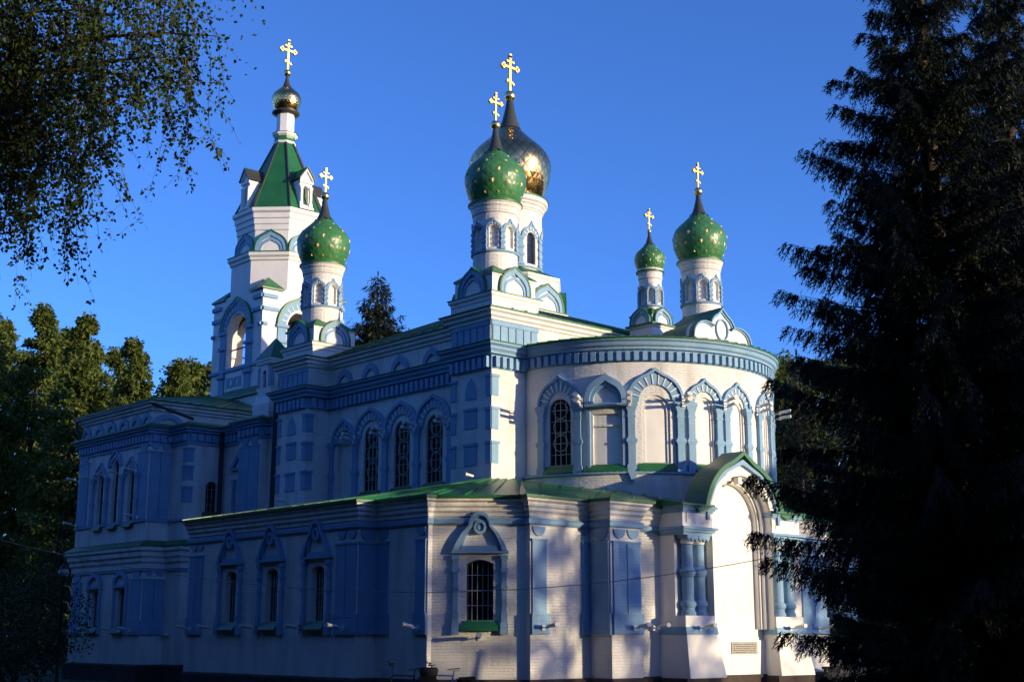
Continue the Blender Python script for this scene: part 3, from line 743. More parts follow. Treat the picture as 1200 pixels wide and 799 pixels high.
# front spandrel wall above the piers
def topo(u): return VC + sqrt(max(0, 1.27 ** 2 - u * u))
uu = [-1.27 + 2.54 * i / 40 for i in range(41)]
ou = arc(0, VC, 1.62, .15, 40); iu = arc(0, VC, 1.325, 0, 40)
band(po, fo, iu, ou, -.5, -.02)
for s in (-1, 1):
    a, b = (-2.58, -1.36) if s < 0 else (1.36, 2.66)
    # pier body behind the columns, upper block and plinth
    fbox(po, fo, a + .03, b - .03, 2.262, 4.42, -.93, -.36)
    fbox(po, fo, a, b, 4.642, 5.02, -.95, 0.0)
    fbox(po, fo, a + .14, b - .14, 4.76, 5.02, 0, .03)
    fbox(po, fo, a, b, 1.96, 2.26, -.95, .02)
    for v0, v1, m_ in ((.62, 1.76, po), (1.76, 1.96, pbl)):
        k0 = 0.16 * (1 - (v0 - .62) / 1.4); k1 = .16 * (1 - (v1 - .62) / 1.4)
        def PP(u, v, n, k): return fo.p(u + (k * 1.7 if u == b else -k * .25), v, n + (k if n > -.5 else 0))
        e = .03 if m_ is pbl else 0
        c = [(a - e, -.95), (b + e, -.95), (b + e, .02 + e), (a - e, .02 + e)]
        lo = [fo.p(u + (k0 * 1.5 if u > (a + b) / 2 else -k0 * .3), v0, n + (k0 if n > -.5 else 0)) for u, n in c]
        hi = [fo.p(u + (k1 * 1.5 if u > (a + b) / 2 else -k1 * .3), v1, n + (k1 if n > -.5 else 0)) for u, n in c]
        for i in range(4): m_.face([lo[i], lo[(i + 1) % 4], hi[(i + 1) % 4], hi[i]][::-1])
        m_.face(hi[::-1]); m_.face(lo)
    for v0, v1, e in ((4.42, 4.50, .0), (4.50, 4.57, .06), (4.57, 4.64, .12)): fbox(pbl, fo, a - e, b + e, v0, v1, -.95, .02 + e)
    for v0, v1, e in ((5.0, 5.06, .02), (5.06, 5.12, .07), (5.12, 5.2, .12)): fbox(pbl, fo, a - e, b + e, v0 + .03, v1 + .03, -.95, .02 + e)
    for cu in ((a + b) / 2 - .24, (a + b) / 2 + .24):
        c = fo.p(cu, 0, -.20)
        pr = [(.215, 2.26), (.215, 2.34), (.18, 2.40), (.18, 2.46), (.225, 2.53), (.225, 2.60), (.165, 2.68), (.165, 3.28), (.20, 3.33), (.225, 3.40), (.225, 3.47), (.185, 3.53), (.16, 3.58), (.155, 4.16), (.18, 4.18)]
        pbl.lathe(c.x, c.y, pr, 20, smooth=False)
        po.lathe(c.x, c.y, [(.16, 4.165), (.19, 4.25), (.17, 4.30), (.17, 4.42)], 16, smooth=False)
        fbox(pbl, fo, cu - .225, cu + .225, 4.33, 4.42, -.42, .04)
        for k in range(3): plate(pbl, fo, [(cu - .22 + .15 * k, 4.33), (cu - .15 + .15 * k, 4.24), (cu - .08 + .15 * k, 4.33)], -.02, .035)
fbox(po, fo, -.07, .07, 5.98, 6.17, -.2, -.03)
portal = po.build('portal_niche', WSTUC, church)
band(pbl, fo, arc(0, VC, 1.335, 0, 30), arc(0, VC, 1.48, .06, 30), -.02, .035, 1); band(pbl, fo, arc(0, VC, 1.54, .11, 30), arc(0, VC, 1.64, .16, 30), -.02, .10)
pbl.build('portal_trim', [BLUE, WSTUC], portal)
# keel barrel roof
outl = arc(0, VC, 1.80, .24, 36, .05, pi - .05); inl = arc(0, VC, 1.64, .17, 36, .05, pi - .05)
outl = [(-2.15, 5.16), (-1.92, 5.22)] + [p for p in outl if p[1] > 5.25] + [(1.92, 5.22), (2.15, 5.16)]
inl = [(u * .93, v - .12) for u, v in outl]
band(pgr, fo, inl, outl, -.66, .16)
for s in (-1, 1):
    a, b = (-2.80, -1.45) if s < 0 else (1.27, 2.8)
    lo0, lo1 = fo.p(a, 5.26, .22), fo.p(b, 5.26, .22)
    pgr.face([lo0, lo1, fo.p(b, 5.45, -.9), fo.p(a, 5.45, -.9)]); pgr.face([fo.p(a, 5.2, .22), fo.p(b, 5.2, .22), lo1, lo0])
    e = a if s < 0 else b
    pgr.face([fo.p(e, 5.2, .22), fo.p(e, 5.26, .22), fo.p(e, 5.45, -.9), fo.p(e, 5.2, -.9)])
pgr.build('portal_roof', GREEN, portal)
PLQ = mottle(mat('grey_granite_plaque', (.36, .34, .32), .5), (.36, .34, .32), .15, 20)
pq = MB(); fbox(pq, fo, -.2, .95, 1.22, 1.56, -.40, -.37); plq = pq.build('plaque', PLQ, portal)
rnd = random.Random(3); pt = MB()
for r in range(5):
    u = -.14
    while u < .86:
        l = rnd.uniform(.04, .13); fbox(pt, fo, u, min(u + l, .9), 1.26 + r * .055, 1.285 + r * .055, -.37, -.366); u += l + .03
pt.build('plaque_inscription', mat('worn_dark_lettering', (.12, .11, .10), .7), portal)
pp = MB()
for (a, b) in ((-2.75, -1.35), (1.2, 2.9)): fbox(pp, fo, a, b, -.3, .62, -1.0, .16)
fbox(pp, fo, -1.4, 1.3, -.3, .66, -1.0, -.33); pp.build('portal_plinth', PLINTH, portal)
for cu in (-2.05, 1.95): flood(fo, cu, 1.93, .06)

# ================================================================== NARTHEX, SOUTH PORCH
NF = [(-24.25, -1.92), (-18.04, -1.92), (-18.04, -.96), (-16.8, -.96), (-16.8, .6), (-15.05, .6), (-15.05, .28), (-13.5, .28), (-13.5, .6), (-11.9, .6), (-11.9, 11.6), (-16.8, 11.6), (-16.8, 13.16), (-18.04, 13.16), (-18.04, 14.1), (-24.25, 14.1)]
nb_ = MB(); nbl = MB(); ngr = MB()
fps = Pl(NF[0], NF[1]); fq = Pl(NF[3], NF[4]); fn = Pl(NF[4], NF[5])
up = [Op(x + 24.25, .50, 6.12, h - .25, 'round', .2) for x, h in ((-22.15, 8.15), (-20.85, 8.62), (-19.45, 8.15))]
lw = [Op(x + 24.25, .58, 2.05, 3.45, 'seg', .22, .1) for x in (-22.05, -19.75)]
qw = [Op(1.12, .50, 6.4, 7.35, 'round', .2)]
nw = [Op(1.42, .55, 6.2, 7.45, 'round', .2)]
for i, (a, b) in enumerate(edges(NF)):
    fr = Pl(a, b); ops_ = up + lw if i == 0 else qw if i == 3 else nw if i == 4 else []
    wall(nb_, fr, 0, fr.len, .66, 9.75, ops_)
AT = [(-24.25, -1.92), (-18.04, -1.92), (-18.04, 14.1), (-24.25, 14.1)]
ring(nb_, AT, [(-.04, 9.6), (-.04, 10.32), (.04, 10.36), (.04, 10.43), (.12, 10.48), (.12, 10.55), (.22, 10.61), (.22, 10.68)])
ring(nb_, NF, [(0, 4.22), (.05, 4.24), (.05, 4.42), (.12, 4.5), (.12, 4.62), (.2, 4.7), (.2, 4.86), (.28, 4.92), (.28, 5.05)])
nar = nb_.build('narthex', WHITE, church)
for o in up: window(fps, o, None, circ=False, nb=1, nh=5)
for o in lw: window(fps, o, None, circ=False, nb=3, nh=4)
window(fq, qw[0], None, circ=False, nb=2, nh=4); window(fn, nw[0], None, circ=False, nb=2, nh=5)
ring(ngr, NF, [(.28, 5.05), (.31, 5.06), (.31, 5.1), (0, 5.30)])
ring(ngr, NF, [(.30, 9.66), (.33, 9.67), (.33, 9.71), (-.04, 9.86)])
fill(ngr, [(*p, 9.80) for p in NF])
roofq(ngr, (-18, .6, 9.82), (-11.9, .6, 9.82), (-11.9, 6.1, 11.3), (-18, 6.1, 11.3)); roofq(ngr, (-11.9, 11.6, 9.82), (-18, 11.6, 9.82), (-18, 6.1, 11.3), (-11.9, 6.1, 11.3))
ring(ngr, AT, [(.22, 10.68), (.26, 10.68), (.27, 10.74)])
e = [(-24.52, -2.19), (-17.77, -2.19), (-17.77, 14.37), (-24.52, 14.37)]; r0, r1 = (-21.15, 2.2), (-21.15, 10)
roofq(ngr, (*e[0], 10.74), (*e[1], 10.74), (*r0, 11.75), (*r0, 11.75)); roofq(ngr, (*e[1], 10.74), (*e[2], 10.74), (*r1, 11.75), (*r0, 11.75))
roofq(ngr, (*e[2], 10.74), (*e[3], 10.74), (*r1, 11.75), (*r1, 11.75)); roofq(ngr, (*e[3], 10.74), (*e[0], 10.74), (*r0, 11.75), (*r1, 11.75))
ngr.build('narthex_roof', GREEN, nar)
ring(nbl, NF, [(0, 8.98), (.05, 8.98), (.05, 9.05), (.02, 9.07), (.02, 9.42), (.13, 9.44), (.13, 9.5), (.22, 9.55), (.22, 9.6), (.30, 9.64), (.30, 9.66)])
dentils(nbl, NF, 9.12, 9.38, .02, .13, .26)
ring(nbl, NF, [(0, 6.0), (.07, 6.02), (.07, 6.10), (0, 6.13)]); ring(nbl, NF, [(0, 4.12), (.06, 4.14), (.06, 4.2), (0, 4.22)])
def npier(fr, u0, u1, panels=2):
    w_ = (u1 - u0) / panels
    for i in range(panels):
        a, b = u0 + w_ * i + .015, u0 + w_ * (i + 1) - .015
        fbox(nbl, fr, a, b, 6.13, 8.70, 0, .05); fbox(nbl, fr, a, b, 2.28, 3.80, 0, .05)
        for z in (8.98, 4.12):
            c, r = (a + b) / 2, w_ * .36; plate(nbl, fr, [(c + r * cos(t), z + r * 1.0 * sin(t)) for t in [-pi + pi * j / 12 for j in range(13)]], 0, .045)
    fbox(nbl, fr, u0 - .02, u1 + .02, 8.70, 8.75, 0, .07); fbox(nbl, fr, u0 - .02, u1 + .02, 3.80, 3.85, 0, .07); fbox(nbl, fr, u0 - .03, u1 + .03, 1.76, 2.28, 0, .08)
fpe = Pl(NF[1], NF[2]); npier(fps, .04, .95, 1); npier(fps, 5.35, 6.17, 1); npier(fpe, .03, .93, 2)
fbl = Pl(NF[6], NF[7]); npier(fbl, .1, 1.5, 2)
for o in up: hood(nbl, fps, o.uc, o.spring, .34, .60, .16, 9, .10, .09)
for x in (-22.78, -21.5, -20.15, -18.85): pilaster(nbl, fps, x + 24.25, 6.13, 7.98, .24)
def porchlow(fr, uc, hw=.6):
    for s in (-1, 1):
        c = uc + s * (hw - .08); fbox(nbl, fr, c - .07, c + .07, 1.76, 3.62, 0, .08)
    fbox(nbl, fr, uc - hw, uc + hw, 3.55, 3.66, 0, .11); band(nbl, fr, ogee(uc, 3.66, hw * .7, .38), ogee(uc, 3.66, hw, .58), 0, .11)
for o in lw: porchlow(fps, o.uc)
for c in (.45, 1.65, 2.75, 3.85, 4.9, 5.85): band(nbl, Pl((-24.25, -1.88), (-18.04, -1.88)), ogee(c, 9.78, .27, .32), ogee(c, 9.78, .43, .54), 0, .07)
fat = Pl((-18.08, -1.88), (-18.08, 14.1))
band(nbl, fat, ogee(.72, 9.78, .40, .32), ogee(.72, 9.78, .62, .54), 0, .07)
for v0, v1 in ((6.75, 7.35), (7.6, 8.15), (8.3, 8.85)): quoin(nar, fq, .13, v0, v1, .30); quoin(nar, Pl(NF[2], NF[3]), 1.10, v0, v1, .26)
for s in (-1, 1): pilaster(nbl, fn, 1.42 + s * .42, 6.15, 7.6, .16)
fbox(nbl, fn, .8, 1.74, 7.95, 8.05, 0, .12)
band(nbl, fn, [(.95, 8.05), (1.35, 8.45), (1.74, 8.1)], [(.72, 8.05), (1.35, 8.68), (1.74, 8.32)], 0, .12)
nbl.build('narthex_trim', [BLUE, WSTUC], nar)
pl_ = MB(); ring(pl_, NF, [(.12, -.3), (.12, .60), (.02, .66), (-.1, .66)]); pl_.build('plinth', PLINTH, nar)
for u in (.3, 1.45, 2.75, 4.1, 5.4): flood(fps, u, 8.02, .12)
for u in (.3, 2.2, 4.3, 5.6): flood(fps, u, 1.93, .08)
flood(fps, .2, 6.2, .1); flood(fps, 5.7, 6.2, .1); flood(fpe, .85, 1.7)
dpp = MB(); dpp.tube([(-24.45, -2.1, 10.6), (-24.45, -2.1, 10.3), (-24.3, -2.0, 10.0), (-24.3, -2.0, 9.7)], .07, 8); dpp.build('drainpipe', PIPE, church)
dpp = MB(); dpp.tube([(-17.9, -2.05, 10.62), (-17.9, -1.9, 10.55), (-16.75, -.8, 9.95)], .06, 8); dpp.build('drainpipe', PIPE, church)
# small pinnacle on the narthex
p = MB(); s1 = sq(.46)
pops = [Op(.30, .22, 11.0, 11.62, 'round', .12), Op(.62, .22, 11.0, 11.62, 'round', .12)]
for a, b in edges(s1):
    fr = Pl(a, b); wall(p, fr, 0, fr.len, 10.6, 12.0, [Op(.46, .24, 10.95, 11.5, 'round', .12)])
ring(p, s1, [(.12, 9.7), (.12, 10.3), (0, 10.62)]); ring(p, s1, [(0, 11.82), (.06, 11.88), (.06, 11.95), (.1, 12.0), (.1, 12.06)])
pin = p.build('pinnacle', WSTUC, church, (-13.85, 1.0, 0))
g = MB()
for a, b in edges(s1): panel(g, Pl(a, b), Op(.46, .24, 10.95, 11.5, 'round'), -.11)
g.build('pinnacle_openings', GLASS, pin)
g = MB(); g.lathe(0, 0, [(.80, 12.06), (.80, 12.10), (.06, 12.92), (.01, 12.95)], 4, smooth=False, ph=pi / 4); g.build('pinnacle_roof', GREEN, pin)
g = MB()
for a, b in edges(s1):
    fr = Pl(a, b); fbox(g, fr, .02, .14, 11.0, 11.75, 0, .03); fbox(g, fr, .78, .90, 11.0, 11.75, 0, .03)
g.build('pinnacle_trim', BLUE, pin)

# ================================================================== BELL TOWER
b = 2.12; bt = MB(); bb = MB(); bg_ = MB(); bw = MB()
sb = sq(b)
ring(bt, sq(2.45), [(0, 9.9), (0, 11.85)])
for a, c in edges(sb):
    fr = Pl(a, c); wall(bt, fr, 0, 2 * b, 11.9, 16.75, [Op(b, 1.66, 13.45, 15.05, 'round', .5)])
    # inner leaf
    wall(bt, Pl(*[(Vector(q) * ((b - .5) / b)).to_tuple() for q in (a, c)]), 0, 2 * b - 1.0, 11.9, 16.6, [Op(b - .5, 1.66, 13.45, 15.05, 'round', .0)], n=0)
    fr2 = fr
    hood(bb, fr, b, 15.08, .90, 1.30, .14, 13, .10, .12)
    for s in (-1, 1):
        fbox(bb, fr, b + s * 1.12 - .22, b + s * 1.12 + .22, 12.1, 15.06, 0, .07)
        for z in (13.0, 14.3, 15.0): fbox(bb, fr, b + s * 1.12 - .30, b + s * 1.12 + .30, z, z + .13, 0, .15)
        fbox(bb, fr, b + s * 2.0 - .12, b + s * 2.0 + .12, 15.0, 15.13, 0, .12)
        fbox(bb, fr, b + s * 1.72 - .4, b + s * 1.72 + .4, 15.68, 15.84, 0, .10)
    fbox(bt, fr, b - .78, b + .78, 12.35, 13.1, 0, .04)
    for s in (-1, 1):
        plate(bb, fr, [(b + s * .5 - .14, 12.5), (b + s * .5 + .14, 12.5), (b + s * .5 + .14, 12.95), (b + s * .5 - .14, 12.95)], .04, .07)
        plate(bb, fr, [(b - s * .28, 12.5), (b - s * .1, 12.5), (b + s * .28, 12.95), (b + s * .1, 12.95)][::s], .04, .072 + .003 * s)
    fbox(bw, fr, b - .83, b + .83, 14.28, 14.33, -.28, -.22)
ring(bb, sb, [(0, 13.22), (.1, 13.25), (.1, 13.38), (0, 13.42)])
ring(bb, sb, [(0, 16.30), (.06, 16.34), (.06, 16.44), (.16, 16.52), (.16, 16.62)]) if False else None
o8b = lambda r: [(r * cos(pi / 8 + pi / 4 * k) / cos(pi / 8), r * sin(pi / 8 + pi / 4 * k) / cos(pi / 8)) for k in range(8)]
for a, c in edges(sb):                          # eave strips either side of each arch
    fr = Pl(a, c)
    for s in (-1, 1):
        fbox(bb, fr, b + s * 1.77 - .37, b + s * 1.77 + .37, 16.25, 16.42, 0, .10)
ring(bt, o8b(2.05), [(0, 15.8), (0, 18.15), (.08, 18.2), (.08, 18.3), (.18, 18.38), (.18, 18.52), (0, 18.56)])
ring(bt, o8b(1.85), [(0, 18.5), (0, 19.62), (.05, 19.66), (.05, 19.9), (.1, 19.94), (.1, 20.16), (.16, 20.2), (.16, 20.42), (.26, 20.5), (.26, 20.66)])
bell = bt.build('bell_tower', WSTUC, church, (-22, 6.1, 0))
bb.build('tower_trim', [BLUE, WSTUC], bell); bw.build('belfry_rail', PIPE, bell)
ring(bg_, sq(2.45), [(0, 11.85), (.14, 11.86), (.14, 11.92), (-.3, 12.32)])
bg_.build('tower_skirt_roof', GREEN, bell); bg_ = MB(); ring(bg_, o8b(2.05), [(.18, 18.52), (.21, 18.53), (.21, 18.57), (-.2, 18.64)]); bg_.build('tower_flashing', GREEN, bell); bg_ = MB()
# belfry broaches: corner slopes and barrel tops
for sx, sy in ((1, 1), (1, -1), (-1, 1), (-1, -1)):
    c = Vector((sx * (b + .1), sy * (b + .1), 16.72)); t = Vector((sx * 1.52, sy * 1.52, 17.35))
    p1 = Vector((sx * (b + .1), sy * 1.05, 16.72)); p2 = Vector((sx * 1.05, sy * (b + .1), 16.72))
    for tri in ((c, p1, t), (p2, c, t), (p1, p2, t)):
        bg_.face(tri if (tri[1] - tri[0]).cross(tri[2] - tri[0]).z > 0 else tri[::-1])
    for q0, q1 in ((c, p1), (p2, c)): bg_.face([q0, q1, q1 - Vector((0, 0, .08)), q0 - Vector((0, 0, .08))])
for a, c in edges(sb): band(bg_, Pl(a, c), arc(b, 15.08, 1.30, .14), arc(b, 15.08, 1.40, .17), -.75, .13)
fill(bg_, [(x, y, 16.70) for x, y in sq(2.1)])
bg_.build('tower_roof', GREEN, bell)
bg_ = MB(); bg_.lathe(0, 0, [(2.18, 20.66), (2.16, 20.72), (.46, 24.4)], 8, smooth=False, ph=pi / 8); bg_.build('tent_roof', GREEN, bell)
bg_ = MB(); bg_.lathe(0, 0, [(.52, 24.42), (.48, 24.62), (.50, 24.72)], 8, smooth=False, ph=pi / 8); bg_.build('lantern_base', GREEN, bell)
rb = MB()
for k in range(8):
    a = pi / 8 + pi / 4 * k; rb.tube([(2.16 * cos(a), 2.16 * sin(a), 20.72), (.47 * cos(a), .47 * sin(a), 24.4)], .05, 6)
rb.build('tent_ribs', DARKG, bell)
koko_sides(bell, .8, 1.86, 18.62, .72, .98, 0, 8)
ln = MB(); ln.lathe(0, 0, [(.50, 24.36), (.53, 24.40), (.53, 24.47), (.48, 24.5)], 8, smooth=False, ph=pi / 8)
ln.lathe(0, 0, [(.50, 24.72), (.60, 24.80), (.60, 24.88), (.42, 24.92), (.42, 25.86), (.48, 25.92)], 8, smooth=False, ph=pi / 8); ln.build('lantern', WSTUC, bell)
lc = MB(); lc.lathe(0, 0, [(.60, 24.885), (.63, 24.90), (.43, 24.96)], 8, smooth=False, ph=pi / 8); lc.build('lantern_cornice', DARKG, bell); lc = MB(); lc.lathe(0, 0, [(.46, 25.86), (.66, 25.93), (.66, 25.99), (.5, 26.08)], 24); lc.build('lantern_cornice', DARKG, bell)
onion(bell, .70, 26.06, .18, 1.50, True)
for k in range(4):                              # gabled dormers on the tent
    a = pi / 2 * k; d = MB(); g = MB(); v = MB(); W2 = .33
    fr = Pl((1.96 * cos(a) + W2 * sin(a), 1.96 * sin(a) - W2 * cos(a)), (1.96 * cos(a) - W2 * sin(a), 1.96 * sin(a) + W2 * cos(a)))
    o = Op(W2, .28, 20.95, 21.72, 'round', .3); wall(d, fr, 0, 2 * W2, 20.8, 22.10, [o])
    d.face([fr.p(0, 22.1, 0), fr.p(2 * W2, 22.1, 0), fr.p(W2, 22.66, 0)])
    for u in (0, 2 * W2): d.face([fr.p(u, 20.8, 0), fr.p(u, 22.1, 0), fr.p(u, 22.1, -1.2), fr.p(u, 20.8, -.3)][:: -1 if u == 0 else 1])
    for u in (.075, 2 * W2 - .075):
        for z0, z1, h in ((20.85, 21.05, .085), (21.05, 21.7, .05), (21.7, 21.82, .085)): fbox(d, fr, u - h, u + h, z0, z1, 0, .08)
    fbox(d, fr, -.04, 2 * W2 + .04, 20.72, 20.84, -.2, .14); fbox(d, fr, -.03, 2 * W2 + .03, 21.98, 22.1, -.9, .08)
    band(d, fr, [(-.02, 22.11), (W2, 22.57), (2 * W2 + .02, 22.11)], [(-.05, 22.19), (W2, 22.70), (2 * W2 + .05, 22.19)], 0, .10)
    do = d.build('dormer', WSTUC, bell)
    panel(v, fr, o, -.28); v.build('dormer_opening', GREEN, bell)
    band(g, fr, [(-.08, 22.12), (W2, 22.71), (2 * W2 + .08, 22.12)], [(-.11, 22.17), (W2, 22.78), (2 * W2 + .11, 22.17)], -1.3, .16); g.build('dormer_roof', DARKG, bell)
bl_ = MB(); bl_.lathe(0, -1.1, [(.02, 14.25), (.12, 14.22), (.2, 14.05), (.24, 13.8), (.36, 13.6), (.38, 13.56)], 24); bl_.build('bell', BRONZE, bell)
bl_ = MB(); bl_.lathe(.3, .5, [(.02, 15.0), (.2, 14.95), (.32, 14.7), (.4, 14.3), (.58, 14.0), (.6, 13.95)], 24); bl_.build('bell', BRONZE, bell)
fl_ = MB(); fill(fl_, [(x, y, 13.44) for x, y in sq(1.6)]); fl_.build('belfry_floor', DARKIN, bell)
fl_ = MB(); fill(fl_, [(x, y, 16.2) for x, y in sq(1.6)]); fl_.build('belfry_ceiling', DARKIN, bell)


# ================================================================== FOLIAGE HELPERS
def leafmat(name, c1, c2, trans=.35, rough=.55):
    m = bpy.data.materials.new(name); m.use_nodes = True; t = m.node_tree; t.nodes.clear()
    g = t.nodes.new('ShaderNodeNewGeometry'); r = t.nodes.new('ShaderNodeValToRGB')
    r.color_ramp.elements[0].color = (*c1, 1); r.color_ramp.elements[1].color = (*c2, 1)
    t.links.new(g.outputs['Random Per Island'], r.inputs[0])
    p = t.nodes.new('ShaderNodeBsdfPrincipled'); p.inputs['Roughness'].default_value = rough; p.inputs['Specular IOR Level'].default_value = .25
    tr = t.nodes.new('ShaderNodeBsdfTranslucent'); mx = t.nodes.new('ShaderNodeMixShader'); mx.inputs[0].default_value = trans
    o = t.nodes.new('ShaderNodeOutputMaterial')
    t.links.new(r.outputs[0], p.inputs['Base Color']); t.links.new(r.outputs[0], tr.inputs[0])
    t.links.new(p.outputs[0], mx.inputs[1]); t.links.new(tr.outputs[0], mx.inputs[2]); t.links.new(mx.outputs[0], o.inputs[0])
    return m
BIRCHF = leafmat('shade_toned_birch_leaf', (.022, .052, .009), (.065, .10, .02), .4)  # darker copy of the birch leaf, shade put into the colour
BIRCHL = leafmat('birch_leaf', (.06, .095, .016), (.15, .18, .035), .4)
PARKL = leafmat('park_tree_leaf', (.06, .095, .018), (.15, .18, .035), .35)
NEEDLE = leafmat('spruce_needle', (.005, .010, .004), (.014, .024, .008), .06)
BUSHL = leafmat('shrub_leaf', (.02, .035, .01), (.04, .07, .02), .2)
def barkmat(name, col, dark, sc):
    m = mat(name, col, .9); b = m.node_tree.nodes['Principled BSDF']; tc = N(m, 'ShaderNodeTexCoord'); mp = N(m, 'ShaderNodeMapping')
    mp.inputs['Scale'].default_value = sc; n = N(m, 'ShaderNodeTexNoise'); n.inputs['Scale'].default_value = 3; n.inputs['Detail'].default_value = 6
    L(m, tc.outputs['Object'], mp.inputs[0]); L(m, mp.outputs[0], n.inputs['Vector'])
    r = N(m, 'ShaderNodeValToRGB'); r.color_ramp.elements[0].position = .42; r.color_ramp.elements[1].position = .58
    r.color_ramp.elements[0].color = (*dark, 1); r.color_ramp.elements[1].color = (*col, 1)
    L(m, n.outputs['Fac'], r.inputs[0]); L(m, r.outputs[0], b.inputs['Base Color'])
    bu = N(m, 'ShaderNodeBump'); bu.inputs['Strength'].default_value = .6; L(m, n.outputs['Fac'], bu.inputs['Height']); L(m, bu.outputs[0], b.inputs['Normal'])
    return m
BARK = barkmat('brown_bark', (.10, .07, .05), (.04, .03, .022), (3, 3, .8))
BBARK = barkmat('birch_bark', (.55, .52, .47), (.05, .045, .04), (1, 1, 3.5))
def cards(P, D, Nn, ln, wd):
    """rhombic leaves: P base, D unit direction, Nn rough normal -> quad array"""
    Sd = np.cross(D, Nn); Sd /= np.linalg.norm(Sd, axis=1, keepdims=True) + 1e-9
    ln = ln[:, None]; wd = wd[:, None]
    return np.stack([P, P + D * ln * .45 + Sd * wd * .5, P + D * ln, P + D * ln * .45 - Sd * wd * .5], 1)
def cardmesh(name, Q):
    n = len(Q); me = bpy.data.meshes.new(name); me.vertices.add(4 * n); me.vertices.foreach_set('co', Q.reshape(-1).astype(np.float32))
    me.loops.add(4 * n); me.loops.foreach_set('vertex_index', np.arange(4 * n, dtype=np.int32))
    me.polygons.add(n); me.polygons.foreach_set('loop_start', np.arange(0, 4 * n, 4, dtype=np.int32))
    me.update(calc_edges=True); return me
def link(name, me, m, parent=None):
    if not me.materials: me.materials.append(m)
    o = bpy.data.objects.new(name, me); COL.objects.link(o)
    if parent: o.parent = parent
    return o
def rdir(rs, n):
    v = rs.normal(size=(n, 3)); return v / np.linalg.norm(v, axis=1, keepdims=True)

def broadleaf_meshes(seed, H, R, base, nclump, nleaf, leaf, droop=.35, point=0.0):
    """trunk with limbs + crown of leaf clumps; local coords, base at z=0"""
    rs = np.random.RandomState(seed); tb = MB(); zt = H * .92
    bend = rs.uniform(-.4, .4, 2)
    def axis(z): f = z / H; return Vector((bend[0] * f * f * 2, bend[1] * f * f * 2, z))
    tb.tube([axis(z) for z in np.linspace(-.1, zt, 9)], [max(.03, .018 * H * (1 - .93 * i / 8)) for i in range(9)], 9)
    Q = []
    for i in range(nclump):
        f = rs.uniform(0, 1) ** .85; z = base + (H - base) * f
        prof = math.sqrt(max(.02, 1 - (abs(f - .38) / .66) ** 2)) if f > .38 else math.sqrt(max(.05, 1 - ((.38 - f) / .46) ** 2))
        prof = prof * (1 - point) + point * (1 - f) ** .75 * min(1, .45 + 3 * f)
        rr = R * prof * math.sqrt(rs.uniform(.12, 1)) * rs.uniform(.75, 1.15); a = rs.uniform(0, 2 * pi)
        c = np.array(axis(z)) + np.array([rr * cos(a), rr * sin(a), rs.uniform(-.3, .3)])
        if i % 3 == 0 and rr > .3 * R:
            z0 = max(base * .6, z - rr * .9); p0 = axis(z0); tb.tube([p0, p0.lerp(Vector(c), .5) + Vector((0, 0, .12 * rr)), Vector(c)], [.011 * H * .35, .05, .015], 5, cap=False)
        s = R * rs.uniform(.16, .34) * (1.1 - .6 * f); n = int(nleaf * rs.uniform(.6, 1.3)); d = rdir(rs, n) * (rs.uniform(0, 1, (n, 1)) ** .45)
        d[:, 2] *= .75; P = c + d * s; P[:, 2] -= np.abs(d[:, 0] * d[:, 1]) * s * .3
        D = rdir(rs, n) * .8 + d * .6; D[:, 2] -= droop; D /= np.linalg.norm(D, axis=1, keepdims=True)
        Q.append(cards(P, D, rdir(rs, n), leaf * rs.uniform(.7, 1.3, n), leaf * .62 * rs.uniform(.7, 1.2, n)))
    me = tb.build('trunk', BARK); tm = me.data; bpy.data.objects.remove(me)
    return tm, cardmesh('crown', np.concatenate(Q))
def plant(name, loc, meshes, mats, label, cat, group=None, scale=1.0, rot=0.0):
    t = empty(name, loc); t.rotation_euler = (0, 0, rot); t.scale = (scale, scale, scale) if not isinstance(scale, tuple) else scale
    link('trunk', meshes[0], mats[0], t); link('crown', meshes[1], mats[1], t); return tag(t, label, cat, group)
def at(px, d, z=0.0):
    q = CAMP + cf * d + cr * ((px - 600) / 1617.0 * d); return (q.x, q.y, z)

